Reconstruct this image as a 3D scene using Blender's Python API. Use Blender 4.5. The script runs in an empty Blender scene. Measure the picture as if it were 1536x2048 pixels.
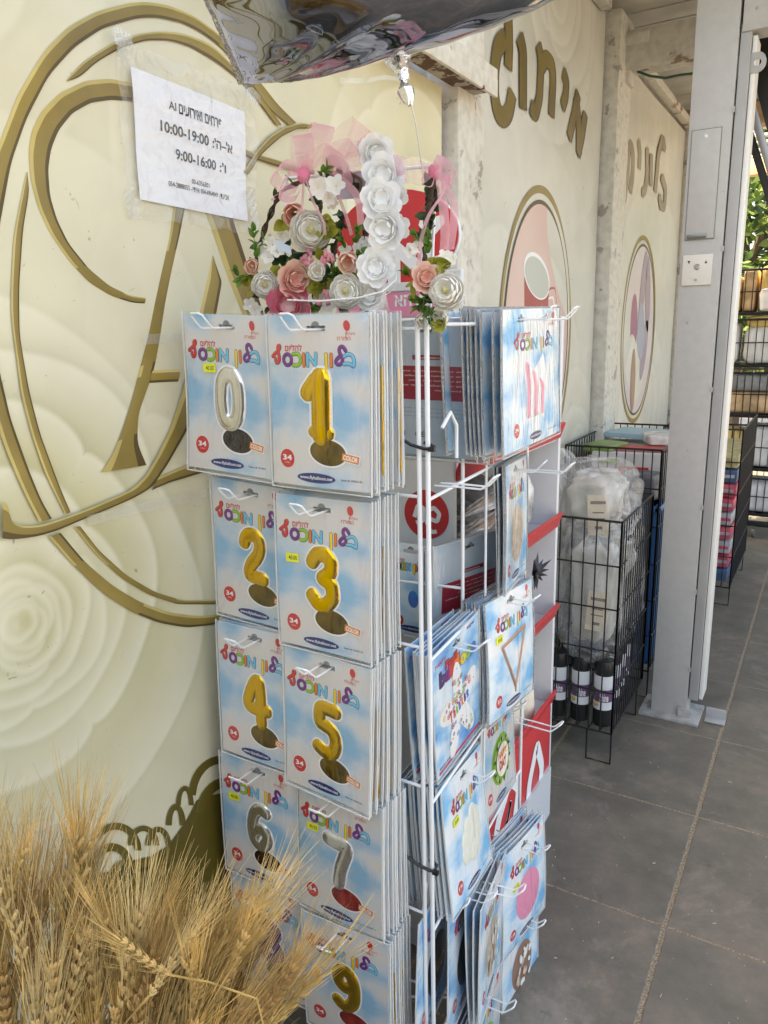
import bpy, bmesh, math, random
import numpy as np
from mathutils import Vector, Matrix
random.seed(7); NR = np.random.RandomState(5)
sc = bpy.context.scene; COL = sc.collection
PI = math.pi
# ---------------------------------------------------------------- camera
FPX, PITCH, YAW, ROLL = 1501.2, 0.238182, 0.539371, -0.0245
CAMP = Vector((1.10365, 0.0, 1.77132))
_F = Vector((-math.sin(YAW)*math.cos(PITCH), math.cos(YAW)*math.cos(PITCH), -math.sin(PITCH)))
_R = Vector((math.cos(YAW), math.sin(YAW), 0)); _U = _R.cross(_F)
CR = _R*math.cos(ROLL)+_U*math.sin(ROLL); CU = _U*math.cos(ROLL)-_R*math.sin(ROLL)
cd = bpy.data.cameras.new('camera'); co = bpy.data.objects.new('camera', cd); COL.objects.link(co)
cd.sensor_fit = 'AUTO'; cd.sensor_width = 36; cd.lens = 36*FPX/2048; cd.clip_start = .02; cd.clip_end = 400
co.matrix_world = Matrix(((CR.x, CU.x, -_F.x, CAMP.x), (CR.y, CU.y, -_F.y, CAMP.y), (CR.z, CU.z, -_F.z, CAMP.z), (0, 0, 0, 1)))
sc.camera = co
# ---------------------------------------------------------------- light
SUN_EL, SUN_AZ = math.radians(52), math.radians(-112)      # sun stands behind the mural wall
w = bpy.data.worlds.new("World"); sc.world = w; w.use_nodes = True
nt = w.node_tree; bg = nt.nodes['Background']
sky = nt.nodes.new('ShaderNodeTexSky'); sky.sky_type = 'NISHITA'; sky.sun_disc = False
sky.sun_elevation = SUN_EL; sky.sun_rotation = SUN_AZ; sky.air_density = 1.0; sky.dust_density = 4.0; sky.ozone_density = 1.0
nt.links.new(sky.outputs[0], bg.inputs[0]); bg.inputs[1].default_value = 0.15
sd = bpy.data.lights.new('sun', 'SUN'); sd.energy = 4.0; sd.angle = math.radians(.5); sd.color = (1, .95, .87)
so = bpy.data.objects.new('sun', sd); COL.objects.link(so)
_sd = Vector((math.sin(SUN_AZ)*math.cos(SUN_EL), math.cos(SUN_AZ)*math.cos(SUN_EL), math.sin(SUN_EL)))
so.rotation_euler = _sd.to_track_quat('Z', 'Y').to_euler(); so.location = (0, 0, 12)
vs = sc.view_settings; vs.view_transform = 'Standard'; vs.look = 'None'; vs.gamma = 1; vs.exposure = 2.42
try:
    vs.use_white_balance = True; vs.white_balance_temperature = 8300; vs.white_balance_tint = 10
except Exception: pass
try:
    sc.cycles.transparent_max_bounces = 24; sc.cycles.max_bounces = 10; sc.cycles.diffuse_bounces = 5
except Exception: pass
# ---------------------------------------------------------------- helpers
def ray(px, py): return _F + CR*((px-768)/FPX) + CU*((1024-py)/FPX)
def at(px, py, ax, v):
    d = ray(px, py); return CAMP + d*((v-CAMP[ax])/d[ax])
def atd(px, py, t): return CAMP + ray(px, py)*t
def lerp(a, b, t): return a+(b-a)*t

class MB:
    def __init__(s): s.v = []; s.f = []; s.m = []; s.col = None
    def add(s, V, Fc, m=0):
        o = len(s.v); s.v += [tuple(p) for p in V]; s.f += [tuple(i+o for i in f) for f in Fc]
        s.m += ([m]*len(Fc) if isinstance(m, int) else list(m)); return s
    def box(s, c, d, m=0, rot=None, bev=0):
        x, y, z = d[0]/2, d[1]/2, d[2]/2
        if bev:
            bm = bmesh.new(); bmesh.ops.create_cube(bm, size=1)
            bmesh.ops.scale(bm, vec=d, verts=bm.verts)
            bmesh.ops.bevel(bm, geom=bm.edges[:], offset=bev, segments=2, affect='EDGES', profile=.6)
            bm.verts.index_update(); V = [v.co.copy() for v in bm.verts]; Fc = [[v.index for v in f.verts] for f in bm.faces]; bm.free()
        else:
            V = [Vector(p) for p in ((-x,-y,-z),(x,-y,-z),(x,y,-z),(-x,y,-z),(-x,-y,z),(x,-y,z),(x,y,z),(-x,y,z))]
            Fc = [(0,3,2,1),(4,5,6,7),(0,1,5,4),(1,2,6,5),(2,3,7,6),(3,0,4,7)]
        if rot is not None: V = [rot@v for v in V]
        c = Vector(c); return s.add([v+c for v in V], Fc, m)
    def tube(s, pts, r, seg=8, m=0, closed=False, sq=None):
        pts = [Vector(p) for p in pts]; n = len(pts); rr = r if isinstance(r, (list, tuple)) else [r]*n
        V = []; Fc = []; up = None
        for i in range(n):
            a = pts[i-1] if (i > 0 or closed) else pts[i]; b = pts[(i+1) % n] if (i < n-1 or closed) else pts[i]
            t = (b-a)
            if t.length < 1e-9: t = Vector((0, 0, 1))
            t.normalize()
            if up is None:
                up = Vector((0, 0, 1)) if abs(t.z) < .9 else Vector((1, 0, 0))
            up = (up - t*up.dot(t))
            if up.length < 1e-5: up = Vector((1, 0, 0))-t*t.x
            up.normalize(); sd_ = t.cross(up)
            for k in range(seg):
                a_ = 2*PI*k/seg; V.append(pts[i]+up*(math.cos(a_)*rr[i])+sd_*(math.sin(a_)*rr[i]))
        if sq is not None:
            V = [sq(v) for v in V]
        for i in range(n if closed else n-1):
            j = (i+1) % n
            for k in range(seg):
                k2 = (k+1) % seg; Fc.append((i*seg+k, i*seg+k2, j*seg+k2, j*seg+k))
        if not closed:
            Fc.append(tuple(range(seg))[::-1]); Fc.append(tuple((n-1)*seg+k for k in range(seg)))
        return s.add(V, Fc, m)
    def grid(s, fn, nu, nv, m=0):
        V = [fn(i/nu, j/nv) for j in range(nv+1) for i in range(nu+1)]
        Fc = [(j*(nu+1)+i, j*(nu+1)+i+1, (j+1)*(nu+1)+i+1, (j+1)*(nu+1)+i) for j in range(nv) for i in range(nu)]
        return s.add(V, Fc, m)
    def poly(s, pts, m=0): return s.add(pts, [tuple(range(len(pts)))], m)
    def lathe(s, prof, c, m=0, seg=20, axis=None):
        V = []; c = Vector(c); M3 = axis if axis is not None else Matrix.Identity(3)
        for r, z in prof:
            for k in range(seg): V.append(c+M3@Vector((r*math.cos(2*PI*k/seg), r*math.sin(2*PI*k/seg), z)))
        Fc = []; mm = []
        for i in range(len(prof)-1):
            for k in range(seg):
                k2 = (k+1) % seg; Fc.append((i*seg+k, i*seg+k2, (i+1)*seg+k2, (i+1)*seg+k)); mm.append(m[i] if isinstance(m, list) else m)
        return s.add(V, Fc, mm)
    def ell(s, c, r, m=0, nu=10, nv=6, rot=None):
        c = Vector(c)
        def fn(u, v):
            a = 2*PI*u; b = PI*v; p = Vector((r[0]*math.cos(a)*math.sin(b), r[1]*math.sin(a)*math.sin(b), r[2]*math.cos(b)))
            return c+(rot@p if rot is not None else p)
        return s.grid(fn, nu, nv, m)
    def build(s, name, mats, parent=None, smooth=True, cols=None, loc=None):
        me = bpy.data.meshes.new(name)
        off = Vector((0, 0, 0))
        pp = parent
        while pp is not None:
            if pp.get('_world'): off = Vector(pp['_world']); break
            pp = pp.parent
        if loc is not None: off = Vector(loc)
        me.from_pydata([(p[0]-off.x, p[1]-off.y, p[2]-off.z) for p in s.v], [], s.f)
        if not isinstance(mats, (list, tuple)): mats = [mats]
        for m in mats: me.materials.append(m)
        me.polygons.foreach_set('material_index', s.m); me.polygons.foreach_set('use_smooth', [smooth]*len(s.f))
        if cols is not None:
            ca = me.color_attributes.new('Col', 'FLOAT_COLOR', 'POINT'); ca.data.foreach_set('color', np.asarray(cols, dtype=np.float32).ravel())
        me.update(); o = bpy.data.objects.new(name, me); COL.objects.link(o)
        if smooth and len(s.f) < 60000:
            try: me.set_sharp_from_angle(angle=math.radians(40))
            except Exception: pass
        if parent is not None: o.parent = parent
        if loc is not None: o.location = loc
        return o

def thing(name, label, cat, loc=(0, 0, 0), group=None):
    o = bpy.data.objects.new(name, None); COL.objects.link(o); o.location = loc; o.empty_display_size = .05
    o['label'] = label; o['category'] = cat
    if group: o['group'] = group
    o['_world'] = list(loc); return o
def tag(o, label, cat, group=None):
    o['label'] = label; o['category'] = cat
    if group: o['group'] = group
    return o
def structure(o): o['kind'] = 'structure'; return o
def copy_tree(o, parent=None):
    c = o.copy(); COL.objects.link(c)
    if parent is not None: c.parent = parent
    for ch in list(o.children): copy_tree(ch, c)
    return c
# text -> (verts, faces) in the XY plane
_tc = {}
def text_raw(st, offset=0.0, res=3):
    k = (st, offset, res)
    if k in _tc: return _tc[k]
    cu = bpy.data.curves.new('t', 'FONT'); cu.body = st; cu.size = 1; cu.offset = offset; cu.resolution_u = res; cu.fill_mode = 'FRONT'
    o = bpy.data.objects.new('t', cu); COL.objects.link(o)
    dg = bpy.context.evaluated_depsgraph_get(); ev = o.evaluated_get(dg); me = ev.to_mesh()
    V = np.array([v.co[:] for v in me.vertices]) if len(me.vertices) else np.zeros((0, 3)); Fc = [tuple(p.vertices) for p in me.polygons]
    ev.to_mesh_clear(); bpy.data.objects.remove(o); bpy.data.curves.remove(cu)
    _tc[k] = (V, Fc); return _tc[k]
def text_box(mb, st, box, fn, m=0, bold=0.0, base=0.0):
    """fit text into box (x0,y0,x1,y1), y up; fn maps (x,y)->world"""
    B, _ = text_raw(st, base)
    V, Fc = text_raw(st, base+bold)
    if not len(V) or not len(B): return
    a = B[:, :2].min(0); b = B[:, :2].max(0); x0, y0, x1, y1 = box
    sx = (x1-x0)/max(b[0]-a[0], 1e-6); sy = (y1-y0)/max(b[1]-a[1], 1e-6)
    mb.add([fn(x0+(p[0]-a[0])*sx, y0+(p[1]-a[1])*sy) for p in V], Fc, m)
def heb(s): return s[::-1]

# ---------------------------------------------------------------- materials
def mat(name, col, rough=.5, metal=0, var=0, vscale=8, bump=0, bscale=60, spec=.5, col2=None, detail=4, coat=0, emit=None, trl=0, stretch=None):
    m = bpy.data.materials.new(name); m.use_nodes = True; n = m.node_tree.nodes; L = m.node_tree.links
    b = n['Principled BSDF']; b.inputs['Base Color'].default_value = (*col, 1); b.inputs['Roughness'].default_value = rough
    b.inputs['Metallic'].default_value = metal; b.inputs['Specular IOR Level'].default_value = spec
    if coat: b.inputs['Coat Weight'].default_value = coat; b.inputs['Coat Roughness'].default_value = .1
    tc = n.new('ShaderNodeTexCoord'); src = tc.outputs['Object']
    if stretch:
        mp = n.new('ShaderNodeMapping'); mp.inputs['Scale'].default_value = stretch; L.new(src, mp.inputs[0]); src = mp.outputs[0]
    if var or col2:
        t = n.new('ShaderNodeTexNoise'); t.inputs['Scale'].default_value = vscale; t.inputs['Detail'].default_value = detail; L.new(src, t.inputs['Vector'])
        r = n.new('ShaderNodeValToRGB'); L.new(t.outputs[0], r.inputs[0])
        c2 = col2 if col2 else tuple(min(1, c*(1+var)) for c in col); c1 = col if col2 else tuple(c*(1-var) for c in col)
        r.color_ramp.elements[0].position = .35; r.color_ramp.elements[1].position = .65
        r.color_ramp.elements[0].color = (*c1, 1); r.color_ramp.elements[1].color = (*c2, 1); L.new(r.outputs[0], b.inputs['Base Color'])
    if bump:
        t2 = n.new('ShaderNodeTexNoise'); t2.inputs['Scale'].default_value = bscale; t2.inputs['Detail'].default_value = 3; L.new(src, t2.inputs['Vector'])
        bp = n.new('ShaderNodeBump'); bp.inputs['Strength'].default_value = bump; bp.inputs['Distance'].default_value = .01; L.new(t2.outputs[0], bp.inputs['Height']); L.new(bp.outputs[0], b.inputs['Normal'])
    if trl:
        out = n['Material Output']; tr = n.new('ShaderNodeBsdfTranslucent'); tr.inputs[0].default_value = (*col, 1); mx = n.new('ShaderNodeMixShader'); mx.inputs[0].default_value = trl
        if b.inputs['Base Color'].is_linked: L.new(b.inputs['Base Color'].links[0].from_socket, tr.inputs[0])
        L.new(b.outputs[0], mx.inputs[1]); L.new(tr.outputs[0], mx.inputs[2]); L.new(mx.outputs[0], out.inputs[0])
    return m
def film(name, col=(1, 1, 1), base=.04, ior=1.35, rough=.08, bump=.5, scale=25, stretch=(1, 1, .35), milky=0):
    m = bpy.data.materials.new(name); m.use_nodes = True; n = m.node_tree.nodes; L = m.node_tree.links
    n.remove(n['Principled BSDF']); out = n['Material Output']
    tr = n.new('ShaderNodeBsdfTransparent'); tr.inputs[0].default_value = (*col, 1)
    gl = n.new('ShaderNodeBsdfGlossy'); gl.inputs['Roughness'].default_value = rough
    tc = n.new('ShaderNodeTexCoord'); mp = n.new('ShaderNodeMapping'); mp.inputs['Scale'].default_value = stretch; mp.inputs['Rotation'].default_value = (0, .5, 0)
    t = n.new('ShaderNodeTexNoise'); t.inputs['Scale'].default_value = scale; t.inputs['Detail'].default_value = 2; t.inputs['Distortion'].default_value = .8
    L.new(tc.outputs['Object'], mp.inputs[0]); L.new(mp.outputs[0], t.inputs['Vector'])
    bp = n.new('ShaderNodeBump'); bp.inputs['Strength'].default_value = bump; bp.inputs['Distance'].default_value = .01; L.new(t.outputs[0], bp.inputs['Height'])
    L.new(bp.outputs[0], gl.inputs['Normal'])
    lw = n.new('ShaderNodeLayerWeight'); lw.inputs[0].default_value = .5; L.new(bp.outputs[0], lw.inputs['Normal'])
    pw = n.new('ShaderNodeMath'); pw.operation = 'POWER'; pw.inputs[1].default_value = 4.0; L.new(lw.outputs['Facing'], pw.inputs[0])
    ad = n.new('ShaderNodeMath'); ad.operation = 'MULTIPLY_ADD'; ad.use_clamp = True; ad.inputs[1].default_value = (ior-1)*1.0; ad.inputs[2].default_value = base; L.new(pw.outputs[0], ad.inputs[0])
    mx = n.new('ShaderNodeMixShader'); L.new(ad.outputs[0], mx.inputs[0]); L.new(tr.outputs[0], mx.inputs[1]); L.new(gl.outputs[0], mx.inputs[2]); last = mx
    if milky:
        df = n.new('ShaderNodeBsdfDiffuse'); df.inputs[0].default_value = (.85, .85, .83, 1); m2 = n.new('ShaderNodeMixShader'); m2.inputs[0].default_value = milky
        L.new(mx.outputs[0], m2.inputs[1]); L.new(df.outputs[0], m2.inputs[2]); last = m2
    L.new(last.outputs[0], out.inputs[0]); return m
def organza(name, col, dens):
    m = bpy.data.materials.new(name); m.use_nodes = True; n = m.node_tree.nodes; L = m.node_tree.links
    n.remove(n['Principled BSDF']); out = n['Material Output']
    tr = n.new('ShaderNodeBsdfTransparent'); d = n.new('ShaderNodeBsdfDiffuse'); d.inputs[0].default_value = (*col, 1); tl = n.new('ShaderNodeBsdfTranslucent'); tl.inputs[0].default_value = (*col, 1)
    a = n.new('ShaderNodeMixShader'); a.inputs[0].default_value = .45; L.new(d.outputs[0], a.inputs[1]); L.new(tl.outputs[0], a.inputs[2])
    lw = n.new('ShaderNodeLayerWeight'); lw.inputs[0].default_value = .35; ad = n.new('ShaderNodeMath'); ad.use_clamp = True; ad.inputs[1].default_value = dens; L.new(lw.outputs['Facing'], ad.inputs[0])
    b = n.new('ShaderNodeMixShader'); L.new(ad.outputs[0], b.inputs[0]); L.new(tr.outputs[0], b.inputs[1]); L.new(a.outputs[0], b.inputs[2]); L.new(b.outputs[0], out.inputs[0]); return m
def vcol_mat(name, rough=.45, dirt=.06, bump=.05, spec=.4):
    m = bpy.data.materials.new(name); m.use_nodes = True; n = m.node_tree.nodes; L = m.node_tree.links; b = n['Principled BSDF']
    b.inputs['Roughness'].default_value = rough; b.inputs['Specular IOR Level'].default_value = spec
    a = n.new('ShaderNodeVertexColor'); a.layer_name = 'Col'; tc = n.new('ShaderNodeTexCoord')
    t = n.new('ShaderNodeTexNoise'); t.inputs['Scale'].default_value = 7; t.inputs['Detail'].default_value = 8; L.new(tc.outputs['Object'], t.inputs['Vector'])
    mr = n.new('ShaderNodeMapRange'); mr.inputs[1].default_value = .3; mr.inputs[2].default_value = .7; mr.inputs[3].default_value = 1-dirt; mr.inputs[4].default_value = 1+dirt*.4; L.new(t.outputs[0], mr.inputs[0])
    # small scuffs
    t3 = n.new('ShaderNodeTexNoise'); t3.inputs['Scale'].default_value = 34; t3.inputs['Detail'].default_value = 5; t3.inputs['Distortion'].default_value = 1.5; L.new(tc.outputs['Object'], t3.inputs['Vector'])
    m3 = n.new('ShaderNodeMapRange'); m3.inputs[1].default_value = .70; m3.inputs[2].default_value = .74; m3.inputs[3].default_value = 1; m3.inputs[4].default_value = .6; L.new(t3.outputs[0], m3.inputs[0])
    mu = n.new('ShaderNodeMath'); mu.operation = 'MULTIPLY'; L.new(mr.outputs[0], mu.inputs[0]); L.new(m3.outputs[0], mu.inputs[1])
    vm = n.new('ShaderNodeVectorMath'); vm.operation = 'SCALE'; L.new(a.outputs[0], vm.inputs[0]); L.new(mu.outputs[0], vm.inputs['Scale']); L.new(vm.outputs[0], b.inputs['Base Color'])
    t2 = n.new('ShaderNodeTexNoise'); t2.inputs['Scale'].default_value = 5; L.new(tc.outputs['Object'], t2.inputs['Vector'])
    bp = n.new('ShaderNodeBump'); bp.inputs['Strength'].default_value = bump; bp.inputs['Distance'].default_value = .05; L.new(t2.outputs[0], bp.inputs['Height']); L.new(bp.outputs[0], b.inputs['Normal'])
    return m
def peel(name, c1, c2, scale=9, thr=.56, rough=.8, mot=.8):
    """painted masonry with chips that show what is beneath"""
    m = bpy.data.materials.new(name); m.use_nodes = True; n = m.node_tree.nodes; L = m.node_tree.links; b = n['Principled BSDF']; b.inputs['Roughness'].default_value = rough
    tc = n.new('ShaderNodeTexCoord')
    t = n.new('ShaderNodeTexNoise'); t.inputs['Scale'].default_value = scale; t.inputs['Detail'].default_value = 9; t.inputs['Roughness'].default_value = .62; L.new(tc.outputs['Object'], t.inputs['Vector'])
    r = n.new('ShaderNodeMapRange'); r.inputs[1].default_value = thr; r.inputs[2].default_value = thr+.025; L.new(t.outputs[0], r.inputs[0])
    t2 = n.new('ShaderNodeTexNoise'); t2.inputs['Scale'].default_value = 30; t2.inputs['Detail'].default_value = 6; L.new(tc.outputs['Object'], t2.inputs['Vector'])
    r2 = n.new('ShaderNodeValToRGB'); r2.color_ramp.elements[0].color = (*[c*mot for c in c1], 1); r2.color_ramp.elements[1].color = (*c1, 1); r2.color_ramp.elements[0].position = .3; r2.color_ramp.elements[1].position = .6; L.new(t2.outputs[0], r2.inputs[0])
    mx = n.new('ShaderNodeMix'); mx.data_type = 'RGBA'; L.new(r.outputs[0], mx.inputs[0]); L.new(r2.outputs[0], mx.inputs[6]); mx.inputs[7].default_value = (*c2, 1); L.new(mx.outputs[2], b.inputs['Base Color'])
    sb = n.new('ShaderNodeMath'); sb.operation = 'SUBTRACT'; L.new(t2.outputs[0], sb.inputs[0]); L.new(r.outputs[0], sb.inputs[1])
    bp = n.new('ShaderNodeBump'); bp.inputs['Strength'].default_value = .45 if mot < .9 else .12; bp.inputs['Distance'].default_value = .008; L.new(sb.outputs[0], bp.inputs['Height']); L.new(bp.outputs[0], b.inputs['Normal'])
    return m
X = {}
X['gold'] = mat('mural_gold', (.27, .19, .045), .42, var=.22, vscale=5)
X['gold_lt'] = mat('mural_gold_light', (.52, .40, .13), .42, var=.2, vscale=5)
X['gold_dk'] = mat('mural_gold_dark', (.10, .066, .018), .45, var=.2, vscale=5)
X['white_wire'] = mat('white_wire', (.82, .83, .83), .3, var=.04, spec=.5)
X['black_wire'] = mat('black_wire', (.012, .012, .014), .4)
X['black_plastic'] = mat('black_plastic', (.012, .012, .013), .35)
X['paper'] = mat('paper', (.86, .87, .89), .6, bump=.08, bscale=14)
X['ink'] = mat('ink', (.015, .015, .02), .6)
X['film'] = film('clear_film', base=.03, ior=1.3)
X['film_wrinkled'] = film('wrinkled_film', base=.10, ior=1.6, bump=1.0, scale=30, milky=.14)
X['film_pack'] = film('pack_film', base=.075, ior=1.35, rough=.10, bump=.8, scale=16, stretch=(1.6, 1, .4))
X['film_shiny'] = film('pack_film_shiny', base=.07, ior=1.45, rough=.1, bump=1.0, scale=20, stretch=(2.2, 1, .5))
X['film_edge'] = film('film_edge', base=.10, ior=1.4, rough=.15, bump=.6, milky=.55)
X['red'] = mat('red_print', (.62, .03, .03), .4); X['red_dk'] = mat('dark_red_print', (.33, .012, .03), .45)
X['white'] = mat('white_print', (.85, .85, .85), .4); X['navy'] = mat('navy_print', (.012, .02, .14), .4)
X['yellow'] = mat('yellow_sticker', (.85, .85, .02), .5); X['orange'] = mat('orange_print', (.80, .20, .02), .4); X['cyan'] = mat('cyan_print', (.12, .50, .68), .4)
X['purple'] = mat('purple_print', (.18, .015, .20), .4); X['green'] = mat('green_print', (.24, .52, .02), .4); X['yel_p'] = mat('yellow_print', (.86, .62, .01), .4)
X['blue_p'] = mat('blue_print', (.03, .18, .55), .4); X['pink_p'] = mat('pink_print', (.85, .28, .42), .4)
X['gold_foil'] = mat('gold_foil_print', (.80, .48, .014), .17, .95, bump=.045, bscale=60, stretch=(1, 1, .5))
X['silver_foil'] = mat('silver_foil_print', (.76, .75, .74), .15, .92, bump=.045, bscale=60, stretch=(1, 1, .5))
X['gold_win'] = mat('gold_foil_window', (.13, .075, .004), .16, .5, var=.5, vscale=25, bump=.35, bscale=25)
X['dark_win'] = mat('dark_foil_window', (.04, .035, .04), .2, .5, var=.6, vscale=30, bump=.5, bscale=40)
X['brown_win'] = mat('brown_foil_window', (.06, .02, .01), .2, .5, var=.5, vscale=30, bump=.4, bscale=40)
X['red_win'] = mat('red_foil_window', (.42, .03, .02), .25, .5, var=.35, vscale=30, bump=.4, bscale=40)
X['blue_foil'] = mat('blue_foil_print', (.06, .03, .30), .3, .6)
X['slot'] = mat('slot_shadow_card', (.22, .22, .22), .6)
X['rose_gold'] = mat('rose_gold_print', (.62, .33, .22), .3, .6); X['beige_p'] = mat('beige_print', (.62, .50, .38), .35, var=.25, vscale=60)
X['cream_p'] = mat('cream_print', (.82, .80, .68), .35); X['black_p'] = mat('black_print', (.02, .025, .03), .3, .2, bump=.2, bscale=60)
X['silver_edge'] = mat('holographic_edge', (.75, .75, .75), .18, .9, var=.6, vscale=400, bump=1.0, bscale=300)
def sky_print(name, blue, white, beige, scale, bias):
    m = bpy.data.materials.new(name); m.use_nodes = True; n = m.node_tree.nodes; L = m.node_tree.links; b = n['Principled BSDF']; b.inputs['Roughness'].default_value = .32
    tc = n.new('ShaderNodeTexCoord'); mp = n.new('ShaderNodeMapping'); mp.inputs['Scale'].default_value = (1, 1, 1.5); mp.inputs['Location'].default_value = bias
    L.new(tc.outputs['Object'], mp.inputs[0])
    t = n.new('ShaderNodeTexNoise'); t.inputs['Scale'].default_value = scale; t.inputs['Detail'].default_value = 5; t.inputs['Roughness'].default_value = .45; L.new(mp.outputs[0], t.inputs['Vector'])
    r = n.new('ShaderNodeValToRGB'); L.new(t.outputs[0], r.inputs[0]); e = r.color_ramp.elements
    e[0].position = .36; e[0].color = (*blue, 1); e[1].position = .60; e[1].color = (*beige, 1); k = e.new(.50); k.color = (*white, 1); L.new(r.outputs[0], b.inputs['Base Color']); return m
X['sky_a'] = sky_print('cloud_print_pale', (.25, .48, .66), (.60, .645, .67), (.70, .655, .61), 7.5, (.3, 0, .42))
X['sky_b'] = sky_print('cloud_print_blue', (.16, .50, .80), (.66, .80, .88), (.84, .86, .86), 9, (1.3, 0, .1))
X['sky_c'] = sky_print('cloud_print_deep', (.06, .30, .66), (.35, .62, .84), (.75, .82, .86), 10, (2.3, 0, .7))
X['pack_back'] = mat('pack_back_print', (.35, .46, .54), .35, col2=(.5, .56, .6), vscale=8)
# ================================================================ SETTING
def tile_mat():
    m = bpy.data.materials.new('floor_tiles'); m.use_nodes = True; n = m.node_tree.nodes; L = m.node_tree.links; b = n['Principled BSDF']; b.inputs['Roughness'].default_value = .5
    tc = n.new('ShaderNodeTexCoord'); sx = n.new('ShaderNodeSeparateXYZ'); L.new(tc.outputs['Object'], sx.inputs[0])
    wn = n.new('ShaderNodeTexNoise'); wn.inputs['Scale'].default_value = 40; wn.inputs['Detail'].default_value = 4; L.new(tc.outputs['Object'], wn.inputs['Vector'])
    def M(op, a, bb, c=None):
        k = n.new('ShaderNodeMath'); k.operation = op
        for i, v in enumerate((a, bb, c)):
            if v is None: continue
            if isinstance(v, (int, float)): k.inputs[i].default_value = v
            else: L.new(v, k.inputs[i])
        return k.outputs[0]
    wob = M('MULTIPLY', M('SUBTRACT', wn.outputs[0], .5), .012)
    def line(c, off, wd):
        d = M('ADD', M('SUBTRACT', c, off), wob); fr = M('FRACT', M('ADD', M('DIVIDE', d, .6), 100.5), 0)
        return M('SUBTRACT', 1, M('SMOOTHSTEP' if False else 'MINIMUM', M('MULTIPLY', M('DIVIDE', M('MULTIPLY', M('ABSOLUTE', M('SUBTRACT', fr, .5), 0), .6), wd), 1), 1)), fr
    lx, fx = line(sx.outputs[0], .828, .0085); ly, fy = line(sx.outputs[1], 2.053, .0048)
    g = M('MAXIMUM', lx, ly)
    gs = n.new('ShaderNodeMapRange'); gs.inputs[1].default_value = .05; gs.inputs[2].default_value = .35; L.new(g, gs.inputs[0])
    # concrete colour
    t = n.new('ShaderNodeTexNoise'); t.inputs['Scale'].default_value = 3.6; t.inputs['Detail'].default_value = 12; t.inputs['Roughness'].default_value = .72; L.new(tc.outputs['Object'], t.inputs['Vector'])
    r = n.new('ShaderNodeValToRGB'); L.new(t.outputs[0], r.inputs[0]); e = r.color_ramp.elements
    e[0].position = .3; e[0].color = (.098, .088, .068, 1); e[1].position = .70; e[1].color = (.235, .19, .142, 1); k = e.new(.5); k.color = (.15, .132, .104, 1)
    # pale stains and tiny specks
    t2 = n.new('ShaderNodeTexNoise'); t2.inputs['Scale'].default_value = 2.1; t2.inputs['Detail'].default_value = 12; t2.inputs['Roughness'].default_value = .72; t2.inputs['Distortion'].default_value = .6
    L.new(tc.outputs['Object'], t2.inputs['Vector']); m2 = n.new('ShaderNodeMapRange'); m2.inputs[1].default_value = .53; m2.inputs[2].default_value = .72; m2.inputs[4].default_value = .8; L.new(t2.outputs[0], m2.inputs[0])
    mx = n.new('ShaderNodeMix'); mx.data_type = 'RGBA'; L.new(m2.outputs[0], mx.inputs[0]); L.new(r.outputs[0], mx.inputs[6]); mx.inputs[7].default_value = (.34, .285, .225, 1)
    vo = n.new('ShaderNodeTexVoronoi'); vo.inputs['Scale'].default_value = 22; L.new(tc.outputs['Object'], vo.inputs['Vector'])
    sp = n.new('ShaderNodeMapRange'); sp.inputs[1].default_value = .035; sp.inputs[2].default_value = .07; sp.inputs[3].default_value = .8; sp.inputs[4].default_value = 0; L.new(vo.outputs['Distance'], sp.inputs[0])
    mxs = n.new('ShaderNodeMix'); mxs.data_type = 'RGBA'; L.new(sp.outputs[0], mxs.inputs[0]); L.new(mx.outputs[2], mxs.inputs[6]); mxs.inputs[7].default_value = (.30, .27, .22, 1)
    mp = n.new('ShaderNodeMapping'); mp.inputs['Rotation'].default_value = (0, 0, .5); mp.inputs['Scale'].default_value = (1.2, 16, 1); L.new(tc.outputs['Object'], mp.inputs[0])
    t5 = n.new('ShaderNodeTexNoise'); t5.inputs['Scale'].default_value = 3.0; t5.inputs['Detail'].default_value = 8; t5.inputs['Roughness'].default_value = .7; t5.inputs['Distortion'].default_value = .8; L.new(mp.outputs[0], t5.inputs['Vector'])
    m5 = n.new('ShaderNodeMapRange'); m5.inputs[1].default_value = .63; m5.inputs[2].default_value = .72; m5.inputs[4].default_value = .45; L.new(t5.outputs[0], m5.inputs[0])
    mx5 = n.new('ShaderNodeMix'); mx5.data_type = 'RGBA'; L.new(m5.outputs[0], mx5.inputs[0]); L.new(mxs.outputs[2], mx5.inputs[6]); mx5.inputs[7].default_value = (.31, .27, .22, 1); mxs = mx5
    t6 = n.new('ShaderNodeTexNoise'); t6.inputs['Scale'].default_value = 9; t6.inputs['Detail'].default_value = 10; t6.inputs['Roughness'].default_value = .75; L.new(tc.outputs['Object'], t6.inputs['Vector'])
    m6 = n.new('ShaderNodeMapRange'); m6.inputs[1].default_value = .60; m6.inputs[2].default_value = .70; m6.inputs[4].default_value = .6; L.new(t6.outputs[0], m6.inputs[0])
    mx6 = n.new('ShaderNodeMix'); mx6.data_type = 'RGBA'; L.new(m6.outputs[0], mx6.inputs[0]); L.new(mxs.outputs[2], mx6.inputs[6]); mx6.inputs[7].default_value = (.062, .056, .046, 1); mxs = mx6
    # joint colour: sand with grit
    t4 = n.new('ShaderNodeTexNoise'); t4.inputs['Scale'].default_value = 160; t4.inputs['Detail'].default_value = 3; L.new(tc.outputs['Object'], t4.inputs['Vector'])
    r4 = n.new('ShaderNodeValToRGB'); L.new(t4.outputs[0], r4.inputs[0]); r4.color_ramp.elements[0].position = .35; r4.color_ramp.elements[0].color = (.13, .095, .055, 1); r4.color_ramp.elements[1].position = .66; r4.color_ramp.elements[1].color = (.40, .31, .21, 1)
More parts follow.
